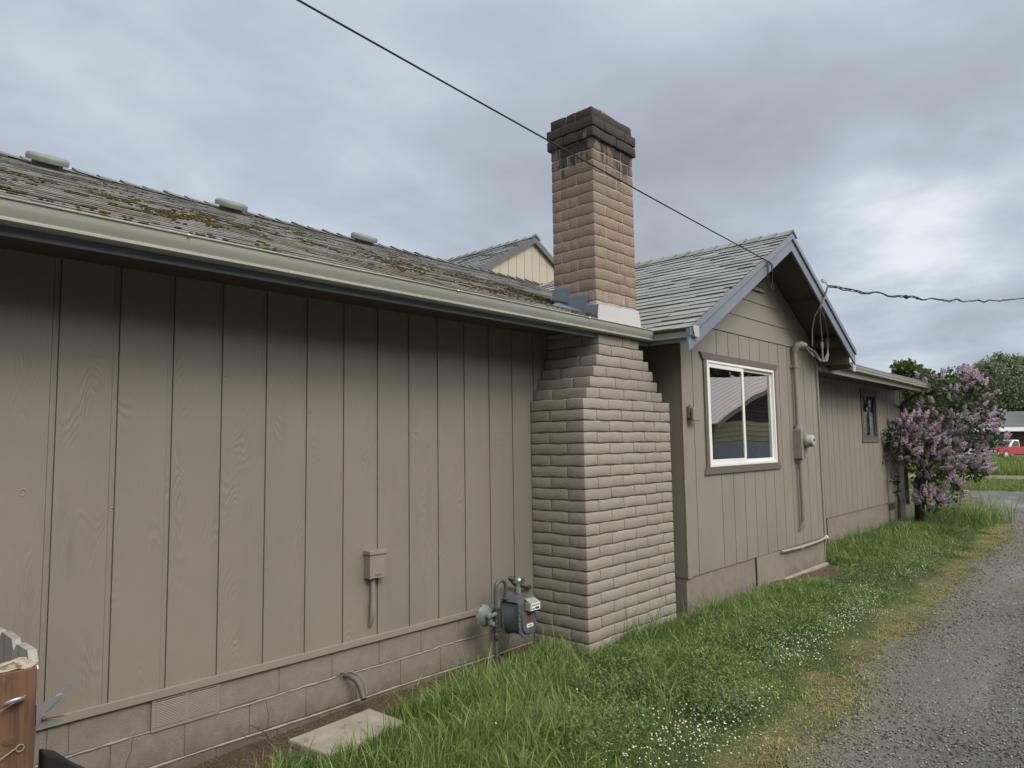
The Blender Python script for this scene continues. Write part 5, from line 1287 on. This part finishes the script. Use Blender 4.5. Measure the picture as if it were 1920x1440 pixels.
# ------------------------------------------------------------------ far house, truck, car
fd = 79
p0, p1 = at(1770, 808, fd), at(2060, 806, fd-4)
ux = Vector((p1.x-p0.x, p1.y-p0.y, 0)); Ls = ux.length; ux.normalize(); bk = Vector((-ux.y, ux.x, 0))
if bk.dot(Vector((Fv.x, Fv.y, 0))) < 0: bk = -bk
O = Vector((p0.x, p0.y, 0))
fh = empty('far_house', O+ux*Ls/2, 'low gray-roofed house with white fascia behind the parked red pickup', 'house')
q = lambda a, b, z: O+ux*a+bk*b+Vector((0, 0, z))
def pbox(mb, a0, a1, b0, b1, z0, z1): mb.add([q(a, b, z) for a in (a0, a1) for b in (b0, b1) for z in (z0, z1)], [(0, 1, 3, 2), (4, 6, 7, 5), (0, 4, 5, 1), (2, 3, 7, 6), (0, 2, 6, 4), (1, 5, 7, 3)])
m = MB(); m.add([q(-.3, -.2, 3.05), q(Ls, -.2, 3.05), q(Ls, 5, 4.95), q(-.3, 5, 4.95), q(-.3, 10, 3.05), q(Ls, 10, 3.05)], [(0, 1, 2, 3), (3, 2, 5, 4)])
m.build('roof', rough_mat('far_shingle', (.095, .105, .11), 3, .3, .05, .9, .25), fh)
m = MB(); pbox(m, -.3, Ls, -.3, -.21, 2.62, 3.06); m.build('fascia', M_white, fh)
m = MB(); pbox(m, 0, Ls, 2.2, 9.5, 0, 3.0); m.build('wall', rough_mat('far_brick', (.12, .075, .06), 4, .2, .02, .9, .2), fh)
m = MB()
for a in (3.5, 8.6, 9.8, 13, 16): pbox(m, a, a+.12, 0, .12, 0, 2.6)
m.build('porch_post', M_white, fh, split=True)
m = MB(); pbox(m, 9.0, 11.6, 2.1, 2.19, 0, 2.2); m.build('door', rough_mat('blue_door', (.05, .07, .10), 5, .1, .01, .6), fh)
m = MB(); pbox(m, 5.2, 6.8, 2.1, 2.19, 1, 2.2); m.build('window', M_dark, fh)
pl = at(1867, 790, 80); m = MB(); m.lathe((pl.x, pl.y, 3.2), (0, 0, 1), [(0, .13), (2.4, .13)], 10); m.build('roof_pipe', M_steel, fh)
# red pickup
def vehicle(name, label, cat, origin, head, paint, kind):
    e_ = empty(name, origin, label, cat); h = Vector((head.x, head.y, 0)).normalized(); s = Vector((-h.y, h.x, 0)); O_ = Vector(origin)
    q = lambda a, b, z: O_+h*a+s*b+Vector((0, 0, z))
    def side(mb, prof, b0, b1): mb.prism([q(a, b0, z) for a, z in prof], s*(b1-b0))
    m = MB()
    if kind == 'pickup':
        prof = [(-2.6, .55), (-2.6, 1.05), (-.55, 1.05), (-.55, 1.08), (.85, 1.08), (2.4, 1.0), (2.55, .9), (2.55, .5), (2.05, .42), (1.95, .68), (1.62, .82), (1.28, .68), (1.18, .42), (-1.18, .42), (-1.28, .68), (-1.62, .82), (-1.95, .68), (-2.05, .42)]
        gh = [(-.5, 1.08), (-.42, 1.72), (.35, 1.74), (.9, 1.08)]
    else:
        prof = [(-2.2, .45), (-2.25, .95), (-1.6, 1.0), (.9, 1.0), (2.1, .85), (2.25, .5), (2.0, .3), (1.75, .55), (1.45, .62), (1.15, .55), (1.0, .3), (-1.0, .3), (-1.15, .55), (-1.45, .62), (-1.75, .55), (-2.0, .3)]
        gh = [(-1.7, 1.0), (-1.2, 1.5), (.1, 1.52), (1.0, 1.0)]
    side(m, prof, -.95, .95); m.build('body', paint, e_, bevel=.05)
    m = MB(); side(m, gh, -.80, .80); cabp = M_white if kind == 'pickup' else paint; m.build('cab', cabp, e_, bevel=.06)
    m = MB(); g2 = [(gh[0][0]+.12, gh[0][1]+.04), (gh[1][0]+.08, gh[1][1]-.10), (gh[2][0]-.05, gh[2][1]-.10), (gh[3][0]-.18, gh[3][1]+.04)]
    side(m, g2, -.812, -.801); side(m, g2, .801, .812); m.build('side_window', M_dark, e_)
    m = MB(); a0, a1 = gh[3], gh[2]; m.add([q(a0[0]+.0, -.7, a0[1]+.06), q(a0[0]+.0, .7, a0[1]+.06), q(a1[0]+.07, .66, a1[1]-.06), q(a1[0]+.07, -.66, a1[1]-.06)], [(0, 1, 2, 3)]); m.build('windscreen', M_dark, e_)
    for a in (1.62, -1.62) if kind == 'pickup' else (1.45, -1.45):
        for b in (-.98, .76):
            m = MB(); r0 = .38 if kind == 'pickup' else .31; m.lathe(q(a, b, r0), s, [(0, r0*.8), (.02, r0), (.20, r0), (.22, r0*.8)], 20); wo_ = m.build('wheel', M_dark, e_, smooth=True)
            m = MB(); m.lathe(q(a, b-.012, r0), s, [(0, r0*.45), (.01, r0*.55)], 12); m.lathe(q(a, b+.224, r0), s, [(0, r0*.55), (.01, r0*.45)], 12); m.build('hubcap', M_steel, wo_)
    fx = 2.55 if kind == 'pickup' else 2.25
    m = MB(); m.prism([q(fx, -.95, .42), q(fx, .95, .42), q(fx, .95, .6), q(fx, -.95, .6)], h*.12); m.build('bumper', M_steel, e_)
    for b in (-.75, .55):
        m = MB(); m.prism([q(fx+.003, b, .68), q(fx+.003, b+.2, .68), q(fx+.003, b+.2, .84), q(fx+.003, b, .84)], h*.03); m.build('headlight', M_label, e_)
M_redp = rough_mat('red_car_paint', (.30, .012, .012), 5, .02, .001, .3, .08); M_silv = rough_mat('silver_car_paint', (.38, .42, .45), 5, .02, .001, .3, .08)
los = Vector((at(1890, 850, 66)-CAM_LOC).to_tuple()); los.z = 0; los.normalize(); rgt = Vector((los.y, -los.x, 0))
po = at(1891, 857, 66); hd = (-rgt*.58-los*.82)
vehicle('pickup_truck', 'red pickup truck parked before the gray-roofed far house', 'pickup truck', (po.x, po.y, 0), hd, M_redp, 'pickup')
po2 = at(1838, 857, 66); vehicle('parked_car', 'silver car parked left of the red pickup, half hidden by the lilac', 'car', (po2.x, po2.y, 0), (-rgt*.7-los*.7), M_silv, 'car')

# ------------------------------------------------------------------ neighbour across the alley (seen mirrored in the window)
nb = empty('neighbor_house', (28, -11, 0), 'neighbouring house with brown metal roof and dark red gable, mirrored in the white window', 'house')
M_metal = None
mm, n = newmat('ribbed_metal_roof'); c = n.obj(); wv = n.a('ShaderNodeTexWave', {'Vector': c, 'Scale': 1.1, 'Distortion': 0.}, wave_type='BANDS', bands_direction='Y').outputs[1]
n.out(n.bsdf(n.mix(n.ramp(wv, [(.0, 0.0), (.15, 1.0)]), (.26, .20, .20), (.55, .47, .47)), .5)); M_metal = mm
m = MB(); gx0, gxc, gx1 = 21.8, 28.6, 35.4; m.add([(gx0, -7.6, 2.65), (gxc, -7.6, 4.75), (gxc, -20, 4.75), (gx0, -20, 2.65), (gx1, -7.6, 2.65), (gx1, -20, 2.65)], [(0, 1, 2, 3), (1, 4, 5, 2)]); m.build('roof', M_metal, nb)
m = MB(); m.bar((gx0, -7.58, 2.58), (gxc, -7.58, 4.68), .04, .18); m.bar((gxc, -7.58, 4.68), (gx1, -7.58, 2.58), .04, .18); m.build('rake_board', rough_mat('cream_trim', (.55, .5, .38), 5, .02, .001, .7), nb)
m = MB(); m2_ = MB()
for i in range(26):
    z0 = .3+i*.17; hw = (4.55-z0)/.309 if z0 > 2.6 else 6.3; hw = min(hw, 6.3)
    (m if z0 > 2.55 else m2_).prism([(gxc-hw, -8.0, z0), (gxc+hw, -8.0, z0), (gxc+hw, -8.03, z0+.17), (gxc-hw, -8.03, z0+.17)], (0, -.05, 0))
m.build('gable_wall', rough_mat('dark_red_lap', (.13, .07, .075), 5, .02, .001, .8), nb); m2_.build('wall', rough_mat('tan_lap', (.72, .62, .38), 5, .02, .001, .8), nb)
nf = MB()
for i in range(60): nf.box(18+i*.3, 18.29+i*.3, -7.05, -7.03, .05, 1.95+.02*math.sin(i*1.7))
nfo = nf.build('neighbor_fence', rough_mat('gray_fence', (.50, .50, .52), 5, .1, .001, .9, .2)); tag(nfo, 'pale gray board fence mirrored low in the white window', 'fence')
tr = [(22, -26, 5.5, 4), (29, -28, 6, 4.5)]
for i, (x, y) in enumerate([(-22, -19), (-14, -17), (-6, -18), (2, -17), (10, -18), (17, -19), (39, -18), (48, -19)]):  # out-of-view tree row, added to block low sky and darken the wall top
    tree('unseen broad tree added across the alley to block low sky, behind the viewer', (x, y, 0), [(x, y, 5.2, 4.2), (x+3.2, y, 4.2, 3.2), (x-3.2, y+.5, 4.4, 3.2), (x, y+.5, 2.4, 2.8)], 2600, 1.0, (.03, .05, .02), (.06, .08, .03), 110+i, .35, 4, group='added sky-blocking trees across the alley')
for i, (x, y, z, r0) in enumerate(tr):
    tree(['dark tree behind the neighbouring house, mirrored at the window top left', 'dark tree behind the neighbouring house, mirrored at the window top right'][i], (x, y, 0), [(x, y, z, r0), (x+3, y, z-1, r0*.8), (x-3, y+1, z-.5, r0*.8)], 5000, .8, (.03, .05, .02), (.06, .08, .03), 90+i, .4, 3)
